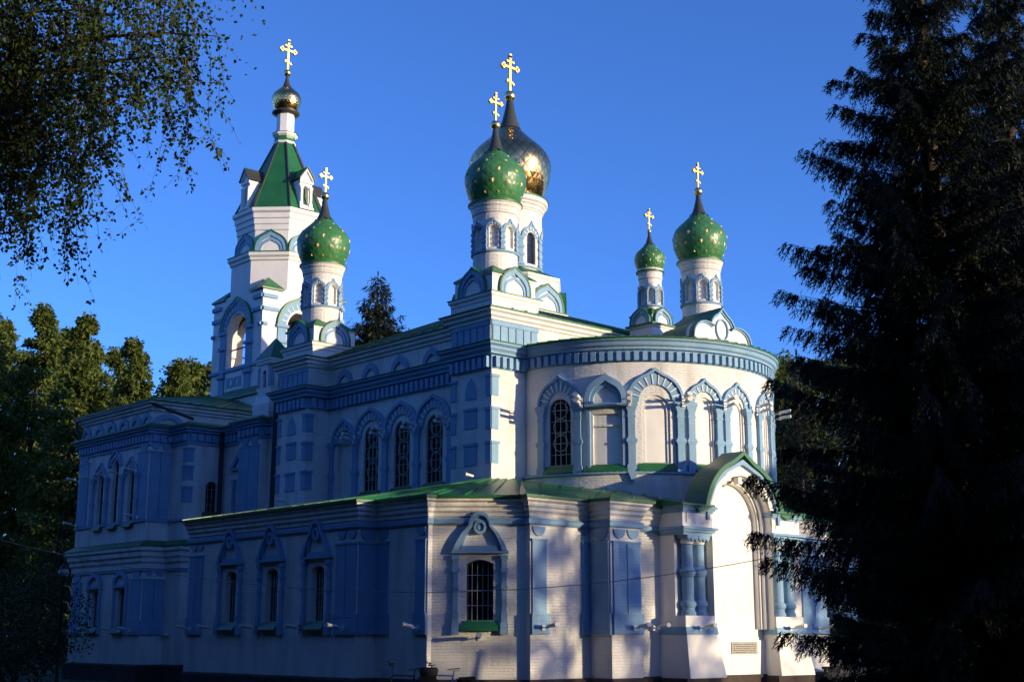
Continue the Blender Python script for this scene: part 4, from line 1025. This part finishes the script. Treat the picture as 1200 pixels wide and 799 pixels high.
# ------------------------------------------------------------------ spruces
def spruce_meshes(seed, H, R, wh, dens, card, base=.6, top=0.0):
    rs = np.random.RandomState(seed); tb = MB(); Q = []
    tb.tube([(0, 0, z) for z in np.linspace(-.1, H, 8)], [.021 * H * (1 - .96 * i / 7) for i in range(8)], 9)
    z = base
    while z < H - .25:
        f = z / H; Lm = (R * (1 - f) ** .80 * (1.0 if f > .1 else .8 + 2 * f) + .12) if not top else float(np.interp(z, [0, 1.5, 3.7, 6.4, 8, 9.9, 11.2, 13, 15.8], [2.2, 2.6, 3.05, 2.65, 2.15, 1.5, 1.05, .6, .1]))
        nb = int(rs.uniform(5, 8)) if f < .9 else 4
        a0 = rs.uniform(0, 2 * pi)
        for k in range(nb):
            a = a0 + 2 * pi * k / nb + rs.uniform(-.3, .3); Lb = Lm * (rs.uniform(.62, 1.12) if not top else rs.uniform(.72, 1.12))
            dr = rs.uniform(.25, .48) * (1 - f * .9); up_ = rs.uniform(.18, .34)
            zs = z + rs.uniform(-.12, .12); ca, sa = cos(a), sin(a)
            def br(t): return np.array([Lb * t * ca, Lb * t * sa, zs + Lb * (-dr * t + up_ * t * t + .18 * f * t)])
            if Lb > .6: tb.tube([Vector(br(t)) for t in (0, .3, .6, .88)], [.011 * Lb + .008, .008 * Lb + .004, .004 * Lb, .002], 4, cap=False)
            nt_ = max(4, int(Lb / .13 * dens)); ts = np.sort(rs.uniform(.10, 1.0, nt_))
            for t in ts:
                b0 = br(t); tl = ((.30 * Lb * (1 - t) + .26) if not top else (.22 * Lb * (1 - t) + .20)) * rs.uniform(.6, 1.15); sd_ = rs.choice([-1, 1])
                ang = rs.uniform(.5, 1.2) * sd_ * (1 if t < .93 else .2)
                d = np.array([cos(a + ang), sin(a + ang), -rs.uniform(.25, 1.1) - (.2 if top else 0)]); d /= np.linalg.norm(d)
                m = max(3, int(tl / card * (6.6 if top else 4.2))); s = (np.arange(m) + rs.uniform(0, 1, m)) / m
                P = b0 + d * (s * tl)[:, None]; P[:, 2] -= .35 * tl * s * s
                D = d + rs.normal(0, .55, (m, 3)); D[:, 2] -= .35; D /= np.linalg.norm(D, axis=1, keepdims=True)
                Q.append(cards(P, D, rdir(rs, m), card * rs.uniform(.8, 1.5, m), card * .2 * rs.uniform(.8, 1.3, m)))
        z += wh * (1 - .35 * f) * rs.uniform(.8, 1.2)
    Q.append(cards(np.array([[0, 0, H - .3]] * 6), np.array([[.1 * cos(k), .1 * sin(k), 1] for k in range(6)]), rdir(rs, 6), np.full(6, .5), np.full(6, .06)))
    o = tb.build('trunk', BARK); tm = o.data; bpy.data.objects.remove(o)
    return tm, cardmesh('crown', np.concatenate(Q))
SPR = spruce_meshes(11, 15.8, 3.45, .46, 9.0, .075, .4, 1.0)
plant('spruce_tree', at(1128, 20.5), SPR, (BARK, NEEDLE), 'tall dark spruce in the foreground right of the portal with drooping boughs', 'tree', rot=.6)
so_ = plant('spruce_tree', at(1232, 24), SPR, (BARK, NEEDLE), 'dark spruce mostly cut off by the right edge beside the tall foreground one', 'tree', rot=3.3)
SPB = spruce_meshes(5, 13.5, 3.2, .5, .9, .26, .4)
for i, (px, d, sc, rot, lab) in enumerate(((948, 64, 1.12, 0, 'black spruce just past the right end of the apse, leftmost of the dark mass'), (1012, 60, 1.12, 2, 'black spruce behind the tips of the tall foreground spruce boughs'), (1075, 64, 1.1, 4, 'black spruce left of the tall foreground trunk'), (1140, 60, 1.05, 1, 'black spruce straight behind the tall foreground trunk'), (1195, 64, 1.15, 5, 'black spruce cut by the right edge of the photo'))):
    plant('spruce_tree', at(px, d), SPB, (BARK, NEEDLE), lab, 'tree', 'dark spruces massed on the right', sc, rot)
SPF = spruce_meshes(8, 24.5, 6.6, .55, 2.2, .36, 2)
plant('spruce_tree', at(434, 84), SPF, (BARK, NEEDLE), 'pointed spruce rising behind the church roof beside the left green dome', 'tree', rot=1)
SHB = spruce_meshes(21, 15, 3.4, .55, .7, .3, .4)

# ------------------------------------------------------------------ park trees
TA = broadleaf_meshes(1, 17.5, 3.4, 3.5, 250, 70, .27, .35, .45)
TB = broadleaf_meshes(2, 18.0, 2.7, 3.0, 230, 75, .24, .6, .8)
TC = broadleaf_meshes(3, 15.5, 4.2, 3.0, 280, 62, .30)
lst = [(-34, 86, TB, 352, 'slender birch at the far left edge, tallest of the left hand trees'), (16, 88, TB, 366, 'bushy tree second from the left edge behind the church porch'), (62, 82, TB, 372, 'birch with a pale forked limb left of the church porch'), (98, 84, TB, 408, 'broad tree directly behind the left corner of the church porch'), (146, 78, TB, 408, 'tree rising over the left part of the porch roof'), (180, 80, TB, 432, 'narrow tree over the middle of the porch roof'), (229, 96, TC, 428, 'round tree just left of the bell tower'), (-8, 98, TB, 382, 'broad tree far back behind the leftmost birch'), (118, 104, TB, 420, 'distant tree filling the gap behind the porch roof trees'), (38, 100, TB, 392, 'distant pointed tree between the two leftmost trees')]
for i, (px, d, me, ty, lab) in enumerate(lst):
    sc = (1.75 + (758 - ty) * d / 1617) / (18.2 if me is not TC else 16.2)
    plant('deciduous_tree', at(px, d), me, (BARK, PARKL if me is not TB else BIRCHL), lab, 'tree', 'trees behind the left end of the church', sc, i * 1.7)
for i, (px, d, me, sc, lab) in enumerate(((885, 82, TC, 1.16, 'sunlit leafy tree beside the trefoil gable of the apse'), (935, 84, TA, 1.07, 'leafy tree behind the apse cornice nearer the dark spruce'), (985, 78, TC, 1.1, 'leafy tree half hidden by the boughs of the dark spruce'), (1050, 85, TA, 1.1, 'leafy tree wholly behind the dark spruce'))):
    plant('deciduous_tree', at(px, d), me, (BARK, PARKL), lab, 'tree', 'trees behind the apse', sc, i * 2.1 + .5)
# trees east of the churchyard whose shadow lies on the lower walls
SP_ = Vector((-sin(SAZ), cos(SAZ), 0)); SF_ = Vector((cos(SAZ), sin(SAZ), 0))
def east(perp, dist): q = SP_ * perp + SF_ * dist; return (q.x, q.y, 0)
TR = broadleaf_meshes(51, 17.0, 3.9, 1.5, 170, 66, .25)
row = [(-22.5, 45, SHB, 1.15), (-16.5, 36, SHB, 1.15), (-19.2, 44, SHB, 1.2), (-13.5, 56, TC, .72), (-9.6, 50, TC, .70), (-6.3, 51, TR, .69), (-3.2, 50, TR, .72), (-1.3, 53, TR, .67), (6.1, 50, TR, .70), (10, 56, TA, .62), (14, 50, TC, .66), (18, 56, TA, .66), (22, 50, TC, .66)]
for i, (p_, d_, me, sc) in enumerate(row):
    sp = me is SHB
    plant('spruce_tree' if sp else 'deciduous_tree', east(p_, d_), me, (BARK, NEEDLE if sp else PARKL), 'unseen tree added on the east side of the churchyard to shade the dark spruces', 'tree', 'trees east of the churchyard', sc, i * 1.3)

TD = broadleaf_meshes(41, 17.0, 5.2, .3, 420, 95, .40)  # dense crown for unseen trees added to block sky light
sky_block_trees = [(x, -35 - 3 * ((i * 7) % 3), 1.2 + .1 * (i % 3)) for i, x in enumerate(range(-78, 64, 7))] + [(x, -47 - 3 * (i % 2), 1.35) for i, x in enumerate(range(-70, 70, 9))]
sky_block_trees += [(46, -29, 1.4), (50, -24, 1.4), (62, -26, 1.6), (70, 6, .9), (66, -13, 1.7), (58, -20, 1.6)]
sky_block_trees += [(x, -19.5 if x < -8 else -23, .72 + .05 * (i % 3)) for i, x in enumerate(range(-62, 6, 6))]
for i, (x, y, sc) in enumerate(sky_block_trees):
    plant('deciduous_tree', (x, y, 0), TD if (x, y) != (60, -3) else TC, (BARK, NEEDLE), 'unseen tree added on the south side of the churchyard to block sky light', 'tree', 'unseen trees added to block sky light', sc, i * 1.1)  # needle colour keeps these added crowns dark, cutting bounce light
for i, (p_, d_, sc) in enumerate(((26, 42, .75), (31, 36, .75), (36, 40, .8), (42, 34, .8))):  # extra unseen trees, added to keep sun off the dark spruces
    plant('deciduous_tree', east(p_, d_), TC, (BARK, PARKL), 'unseen tree added on the east side of the churchyard to shade the dark spruces', 'tree', 'trees east of the churchyard', sc, i * 1.3)

# ------------------------------------------------------------------ birch whose branches hang in at upper left
def weeping_birch():
    rs = np.random.RandomState(77); tb = MB(); Q = []
    base = Vector(at(-330, 11.5)); top = 12.5
    tb.tube([(0.25 * sin(z * .4), .2 * cos(z * .3), z) for z in np.linspace(-.1, top, 10)], [.20 * (1 - .85 * i / 9) for i in range(10)], 10)
    tw_ = MB()
    def W(px, py, d):      # place in the tree's local space
        q = CAMP + cf * d + cr * ((px - 600) / 1617.0 * d); q.z = 1.75 + (744 - py) / 1617.0 * d; return q - base
    limbs = []
    ends = [(232, -60, 11.0), (222, -10, 10.6), (195, 20, 11.4), (150, 60, 10.8), (110, 90, 11.6), (60, 120, 10.9), (20, 150, 11.2), (170, -90, 10.2), (90, -40, 10.4), (30, -60, 11.8), (-40, 60, 11), (215, -140, 11.5), (70, 40, 12.2), (-10, 100, 12.4)]
    for e in ends:
        E_ = W(*e); z0 = max(4.0, min(11, E_.z - 1.0 + rs.uniform(-.5, 1.2))); s0 = Vector((0.25 * sin(z0 * .4), .2 * cos(z0 * .3), z0))
        mid = s0.lerp(E_, .6) + Vector((rs.normal(0, .2), rs.normal(0, .2), .75)); pts = [s0.lerp(mid, t).lerp(mid.lerp(E_, t), t) for t in np.linspace(0, 1, 9)]
        tw_.tube(pts, [.045 * (1 - .93 * i / 8) for i in range(9)], 6, cap=False); limbs.append(pts)
    # density limits: lowest hanging py for a given px
    lim = np.interp
    for pts in limbs:
        for k in range(44):
            t = rs.uniform(.30, 1.0) * 8; i = min(7, int(t)); p = pts[i].lerp(pts[i + 1], t - i)
            p = p + Vector(rs.normal(0, .22, 3)); q = p + base - CAMP; d = q.dot(cf); px = 600 + 1617 * q.dot(cr) / d; py = 744 - 1617 * q.z / d
            low = np.interp(px, [-200, 0, 20, 45, 60, 75, 100, 130, 150, 185, 205, 245, 262], [340, 335, 360, 350, 270, 300, 205, 150, 160, 235, 195, 130, 40]) + rs.uniform(-110, 4)
            ln = (low - py) / 1617 * d
            if ln < .12 or px > 226 or (px > 178 and py > 100): continue
            ln = min(ln, rs.uniform(.4, 1.9)); sw = rs.normal(0, .20, 2)
            ph = rs.uniform(0, 6.3, 2); wv = .05
            def tw(u): return Vector((p.x + sw[0] * u * u + wv * u * sin(u * 6 + ph[0]), p.y + sw[1] * u * u + wv * u * cos(u * 5 + ph[1]), p.z - ln * u * (.75 + .25 * u)))
            tw_.tube([tw(u) for u in np.linspace(0, 1, 7)], [.004, .0035, .003, .0026, .002, .0016, .0012], 3, cap=False)
            starts = [(tw, 0, 1, ln)]
            for b_ in range(int(ln * 4)):                  # short side sprigs
                u0 = rs.uniform(.1, .95); a_ = rs.uniform(0, 6.3); l2 = rs.uniform(.08, .28); o_ = tw(u0); e_ = o_ + Vector((l2 * cos(a_) * .7, l2 * sin(a_) * .7, -l2 * .6))
                tw_.tube([o_, o_.lerp(e_, .5) + Vector((0, 0, .02)), e_], [.0018, .0015, .001], 3, cap=False)
                starts.append(((lambda u, o_=o_, e_=e_: o_.lerp(e_, u)), 0, 1, l2))
            for fn_, u0, u1, l_ in starts:
                m = max(3, int(l_ / .026)); us_ = np.sort(rs.uniform(.05, 1, m)); P = np.array([tuple(fn_(u)) for u in us_]) + rs.normal(0, .012, (m, 3))
                D = rs.normal(0, .7, (m, 3)); D[:, 2] -= .6; D /= np.linalg.norm(D, axis=1, keepdims=True)
                Q.append(cards(P + D * .012, D, rdir(rs, m), .046 * rs.uniform(.55, 1.2, m), .036 * rs.uniform(.6, 1.15, m)))
        # leafier mass round the limb itself
        m = 700; t = rs.uniform(2.0, 8, m); i = np.minimum(7, t.astype(int)); A = np.array([tuple(p) for p in pts]); P = A[i] + (A[i + 1] - A[i]) * (t - i)[:, None] + rs.normal(0, .20, (m, 3))
        D = rs.normal(0, .7, (m, 3)); D[:, 2] -= .6; D /= np.linalg.norm(D, axis=1, keepdims=True)
        Q.append(cards(P, D, rdir(rs, m), .044 * rs.uniform(.5, 1.25, m), .036 * rs.uniform(.6, 1.2, m)))
    t = empty('birch_tree', base); tag(t, 'near birch hanging its leafy twigs into the upper left corner', 'tree')
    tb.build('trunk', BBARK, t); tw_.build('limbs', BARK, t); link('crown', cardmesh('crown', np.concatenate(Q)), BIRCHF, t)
weeping_birch()

# ------------------------------------------------------------------ ground
def gmat():
    m = mottle(mat('dark_lawn', (.03, .05, .018), .95), (.03, .05, .018), .35, .8, (.07, .055, .035), .6)  # dark grass base with brownish mottling
    return m
g = MB(); Rg = 900
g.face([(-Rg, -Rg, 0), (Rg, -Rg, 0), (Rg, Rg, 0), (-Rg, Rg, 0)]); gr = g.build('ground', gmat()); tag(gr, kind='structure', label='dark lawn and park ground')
PAV = mottle(mat('grey_paving', (.14, .13, .12), .9), (.14, .13, .12), .2, 1.5)
g = MB()
o1 = offs(AF, 1.6, False); o0 = offs(AF, .1, False)
for i in range(len(AF) - 1): g.face([(o0[i].x, o0[i].y, .004), (o0[i + 1].x, o0[i + 1].y, .004), (o1[i + 1].x, o1[i + 1].y, .004), (o1[i].x, o1[i].y, .004)][::-1])
pv = g.build('path', PAV); tag(pv, 'paved strip along the church wall', kind='structure')
# far woods closing the view under the crowns
rs = np.random.RandomState(31); n = 26000
px = np.where(rs.uniform(0, 1, n) < .5, rs.uniform(-320, 330, n), rs.uniform(860, 1500, n)); dd = rs.uniform(118, 140, n)
Pw = np.array([tuple(CAMP)] * n) + np.outer(dd, np.array(cf)) + np.outer((px - 600) / 1617.0 * dd, np.array(cr)); top_ = 9 + 2.5 * np.sin(px * .021) + 1.5 * np.sin(px * .063)
Pw[:, 2] = rs.uniform(0, 1, n) * top_; Dw = rdir(rs, n)
wd_ = link('far_woods', cardmesh('far_woods', cards(Pw, Dw, rdir(rs, n), rs.uniform(.8, 1.7, n), rs.uniform(.6, 1.1, n))), PARKL); tag(wd_, 'dark far woods seen low between the trunks at both sides', 'woods', kind='stuff')
# grass tufts near the bottom of the frame and shrubs at the dark edges
rs = np.random.RandomState(9)
def bush(name, px, d, r, h, lab, grp=None, seed=0):
    rs = np.random.RandomState(seed + 100); n = 5200
    c = rdir(rs, n) * rs.uniform(.35, 1, (n, 1)) ** .5; lump = 1 + .22 * np.sin(c[:, 0] * 7 + seed) * np.cos(c[:, 1] * 6)
    P = c * lump[:, None] * np.array([r, r, h * .55]); P[:, 2] += h * .5; P = P[P[:, 2] > .02]; n = len(P)
    D = rdir(rs, n) + np.array([0, 0, .3]); D /= np.linalg.norm(D, axis=1, keepdims=True)
    tb = MB()
    for k in range(7):
        a = 2 * pi * k / 7; tb.tube([(0, 0, -.05), (r * .3 * cos(a), r * .3 * sin(a), h * .5), (r * .5 * cos(a), r * .5 * sin(a), h * .85)], [.03, .02, .008], 5, cap=False)
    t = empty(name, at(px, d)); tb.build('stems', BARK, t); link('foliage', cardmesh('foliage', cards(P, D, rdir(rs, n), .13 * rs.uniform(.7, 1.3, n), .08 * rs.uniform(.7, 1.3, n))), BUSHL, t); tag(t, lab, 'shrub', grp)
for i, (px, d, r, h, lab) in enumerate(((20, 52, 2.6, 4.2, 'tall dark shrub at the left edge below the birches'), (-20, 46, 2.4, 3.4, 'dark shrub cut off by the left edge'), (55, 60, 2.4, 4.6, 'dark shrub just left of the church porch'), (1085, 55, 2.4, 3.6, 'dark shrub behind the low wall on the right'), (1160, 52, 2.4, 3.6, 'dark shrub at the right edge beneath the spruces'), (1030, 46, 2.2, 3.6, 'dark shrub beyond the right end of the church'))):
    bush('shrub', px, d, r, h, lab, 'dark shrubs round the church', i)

# ------------------------------------------------------------------ low stone steps and wooden trestle at the right
STONE = mottle(mat('weathered_grey_stone', (.17, .17, .17), .9), (.17, .17, .17), .2, 2.5)
WOOD = barkmat('weathered_timber', (.17, .13, .10), (.07, .055, .04), (2, 2, 6))
p0 = Vector(at(992, 39.5)); p1 = Vector(at(1048, 39.5)); u_ = (p1 - p0).normalized(); n_ = Vector((u_.y, -u_.x, 0)); wl = (p1 - p0).length
sm = MB(); fr = Pl((p0.x, p0.y), (p1.x, p1.y))
for j in range(4): fbox(sm, fr, 0, wl - .0 + .08 * (3 - j), .20 * j, .20 * j + .22 - .02, -2.6, -.30 * j)
st_ = sm.build('stone_steps', STONE); tag(st_, 'low grey stone steps at the right end of the church beside the wooden trestle', 'steps')
tr = empty('trestle', at(980, 36.5)); tag(tr, 'rough wooden trestle standing before the right corner of the church', 'trestle')
tm_ = MB(); tm_.box(-.42, .42, -.05, .05, .86, .94); tm_.build('top_rail', WOOD, tr)
for sx in (-.34, .34):
    for sy in (-1, 1):
        l = MB(); l.tube([(sx, sy * .04, .88), (sx * 1.1, sy * .30, 0)], .03, 6); l.build('leg', WOOD, tr)
l = MB(); l.tube([(-.34, -.1, .8), (.36, -.25, .1)], .022, 6); l.build('brace', WOOD, tr)
tr.rotation_euler = (0, 0, YAW + .2)
pole = MB(); a = Vector(at(1072, 30)); pole.tube([a + Vector((0, 0, -.1)), a + Vector((.25, .28, 2.6))], [.06, .05], 8)
po_ = pole.build('leaning_pole', WOOD); tag(po_, 'leaning grey pole in the dark under the right hand spruces', 'pole')

# ------------------------------------------------------------------ park lamp, far left
lm = empty('park_lamp', at(70, 44)); tag(lm, 'dark park lamp with a pale globe standing left of the church porch', 'lamp')
IRON = mat('dark_iron', (.02, .02, .022), .5, .3); OPAL = mat('opal_globe', (.22, .23, .26), .25)
m_ = MB(); m_.lathe(0, 0, [(.13, 0), (.13, .2), (.07, .3), (.045, .6), (.04, 3.45), (.07, 3.5), (.07, 3.55)], 12); m_.build('post', IRON, lm)
m_ = MB(); m_.lathe(0, 0, [(max(.005, .17 * sin(t)), 3.70 - .17 * cos(t)) for t in [pi * k / 12 for k in range(13)]], 20); m_.build('globe', OPAL, lm)
m_ = MB(); m_.lathe(0, 0, [(.14, 3.84), (.10, 3.92), (.02, 4.0)], 16); m_.build('cap', IRON, lm)
m_ = MB(); m_.tube([(0, 0, 3.3), (.22, .12, 3.25), (.30, .18, 3.0)], .025, 6); m_.tube([(0, 0, 2.8), (.2, .1, 2.75), (.28, .16, 2.5)], .025, 6); m_.build('bracket', GOLD, lm)

# ------------------------------------------------------------------ overhead cable
CAB = mat('grey_cable', (.35, .34, .34), .5)
ca_ = MB(); A = Vector(at(-260, 28)); B = Vector(at(1180, 26)); pts = []
A.z = 1.75 + (744 - 555) / 1617 * 28; B.z = 1.75 + (744 - 585) / 1617 * 26
for i in range(41):
    t = i / 40; q = A.lerp(B, t); q.z -= 4 * t * (1 - t) * 2.08; pts.append(q)
ca_.tube(pts, .008, 5); cab = ca_.build('overhead_cable', CAB); tag(cab, 'thin grey cable sagging across the front of the church walls', 'cable')
for q, nm in ((A, 'tall post outside the photo on the left carrying the overhead cable'), (B, 'tall post hidden in the right spruces carrying the overhead cable')):
    p = MB(); p.tube([(q.x, q.y, -.2), (q.x, q.y, q.z + .3)], [.11, .08], 10); o = p.build('utility_pole', WOOD); tag(o, nm, 'pole')

# ------------------------------------------------------------------ two touring bicycles against the wall
RUB = mat('black_rubber', (.012, .012, .012), .8); BAGM = mottle(mat('black_pannier_fabric', (.015, .015, .017), .85), (.015, .015, .017), .2, 9)
def bicycle(loc, yaw, lab, framecol, bags):
    FM = mat('bicycle_frame_paint', framecol, .35); r = empty('bicycle', loc); r.rotation_euler = (radians(-6), 0, yaw)
    tag(r, lab, 'bicycle', 'bicycles leaning by the church wall')
    for x in (-.52, .52):                      # front wheel at -x
        wq = MB(); rows = []
        for k in range(28):
            a = 2 * pi * k / 28; rows.append([(x + (.335 + .018 * cos(b)) * cos(a), .018 * sin(b), .345 + (.335 + .018 * cos(b)) * sin(a)) for b in [2 * pi * j / 6 for j in range(6)]])
        rows.append(rows[0]); wq.grid(rows, closed=True); wo2 = wq.build('wheel', RUB, r)
        sp = MB()
        for k in range(14):
            a = 2 * pi * k / 14; sp.tube([(x, .02 * (-1) ** k, .345), (x + .32 * cos(a), 0, .345 + .32 * sin(a))], .0022, 3, cap=False)
        sp.tube([(x, -.05, .345), (x, .05, .345)], .025, 8); sp.build('spokes', PIPE, wo2)
    f = MB(); BB = (.05, 0, .28); ST = (.17, 0, .78); HD = (-.36, 0, .80); HB = (-.40, 0, .66)
    for a, b, c in ((BB, ST, .018), (ST, HD, .017), (BB, HB, .02), (HD, HB, .021), (HB, (-.52, 0, .345), .014)): f.tube([a, b], c, 8)
    for s in (-.06, .06): f.tube([(.05, s * .5, .28), (.52, s, .345)], .01, 6); f.tube([(.16, s * .4, .74), (.52, s, .345)], .009, 6)
    f.build('frame', FM, r)
    h = MB(); h.tube([(-.355, 0, .8), (-.36, 0, 1.02)], .014, 6); h.tube([(-.36, 0, 1.02), (-.44, 0, 1.03)], .014, 6)
    h.tube([(-.33, -.31, 1.06), (-.40, -.2, 1.05), (-.44, 0, 1.03), (-.40, .2, 1.05), (-.33, .31, 1.06)], .013, 7)
    h.tube([(-.42, -.25, 1.05), (-.47, -.24, 1.13)], .012, 6); h.tube([(-.42, .25, 1.05), (-.47, .24, 1.13)], .012, 6); h.build('handlebar', RUB, r)
    s_ = MB(); s_.tube([(.17, 0, .78), (.19, 0, .92)], .013, 6)
    s_.grid([[(x, y * wd, .93 + zz - .02 * y * y) for y in (-1, -.6, 0, .6, 1)] for x, wd, zz in ((.02, .02, 0), (.10, .03, .025), (.2, .06, .03), (.28, .085, .04), (.33, .07, .045))]); s_.grid([[(x, y * wd, .90 + zz) for y in (-1, 0, 1)] for x, wd, zz in ((.02, .02, .01), (.2, .06, .0), (.33, .07, .01))]); s_.build('saddle', RUB, r)
    k_ = MB(); k_.box(.24, .72, -.06, .06, .70, .715); k_.tube([(.66, .07, .70), (.52, .07, .345)], .006, 5); k_.tube([(.66, -.07, .70), (.52, -.07, .345)], .006, 5); k_.build('rack', PIPE, r)
    for y0, y1 in bags:
        b = MB(); q = [(.28, .34), (.24, .62), (.30, .76), (.68, .78), (.76, .60), (.70, .36)]
        fr = Pl((0, y0), (1, y0)); plate(b, fr, q, -(y1 - y0), 0); b.face([(u, y1, v) for u, v in q[::-1]]); b.build('pannier', BAGM, r)
    if len(bags) > 1:
        b = MB(); b.tube([(.30, -.0, .86), (.34, 0, .87), (.70, 0, .87), (.74, 0, .86)], [.07, .12, .12, .07], 12); b.build('rolled_bag', BAGM, r)
    cr_ = MB(); cr_.lathe(0, 0, [(.02, -.01), (.09, -.01), (.09, .01), (.02, .01)], 18); cr_.tube([(0, 0, .03), (.12, .12, .03)], .012, 6); cr_.tube([(0, 0, -.03), (-.12, -.12, -.03)], .012, 6)
    o = cr_.build('crank', PIPE, r); o.location = (.05, .03, .28); o.rotation_euler = (pi / 2, 0, 0)
b1 = at(478, 33.6); b2 = at(523, 33.7)
yw = atan2(cr.y, cr.x)
bicycle(b1, yw + .05, 'loaded touring bicycle on the left, black panniers under the rolled bag', (.02, .02, .03), ((-.24, -.09), (.09, .24)))
bicycle(b2, yw - .08, 'blue framed bicycle on the right with a pannier at its rear wheel', (.02, .08, .30), ((.07, .24),))
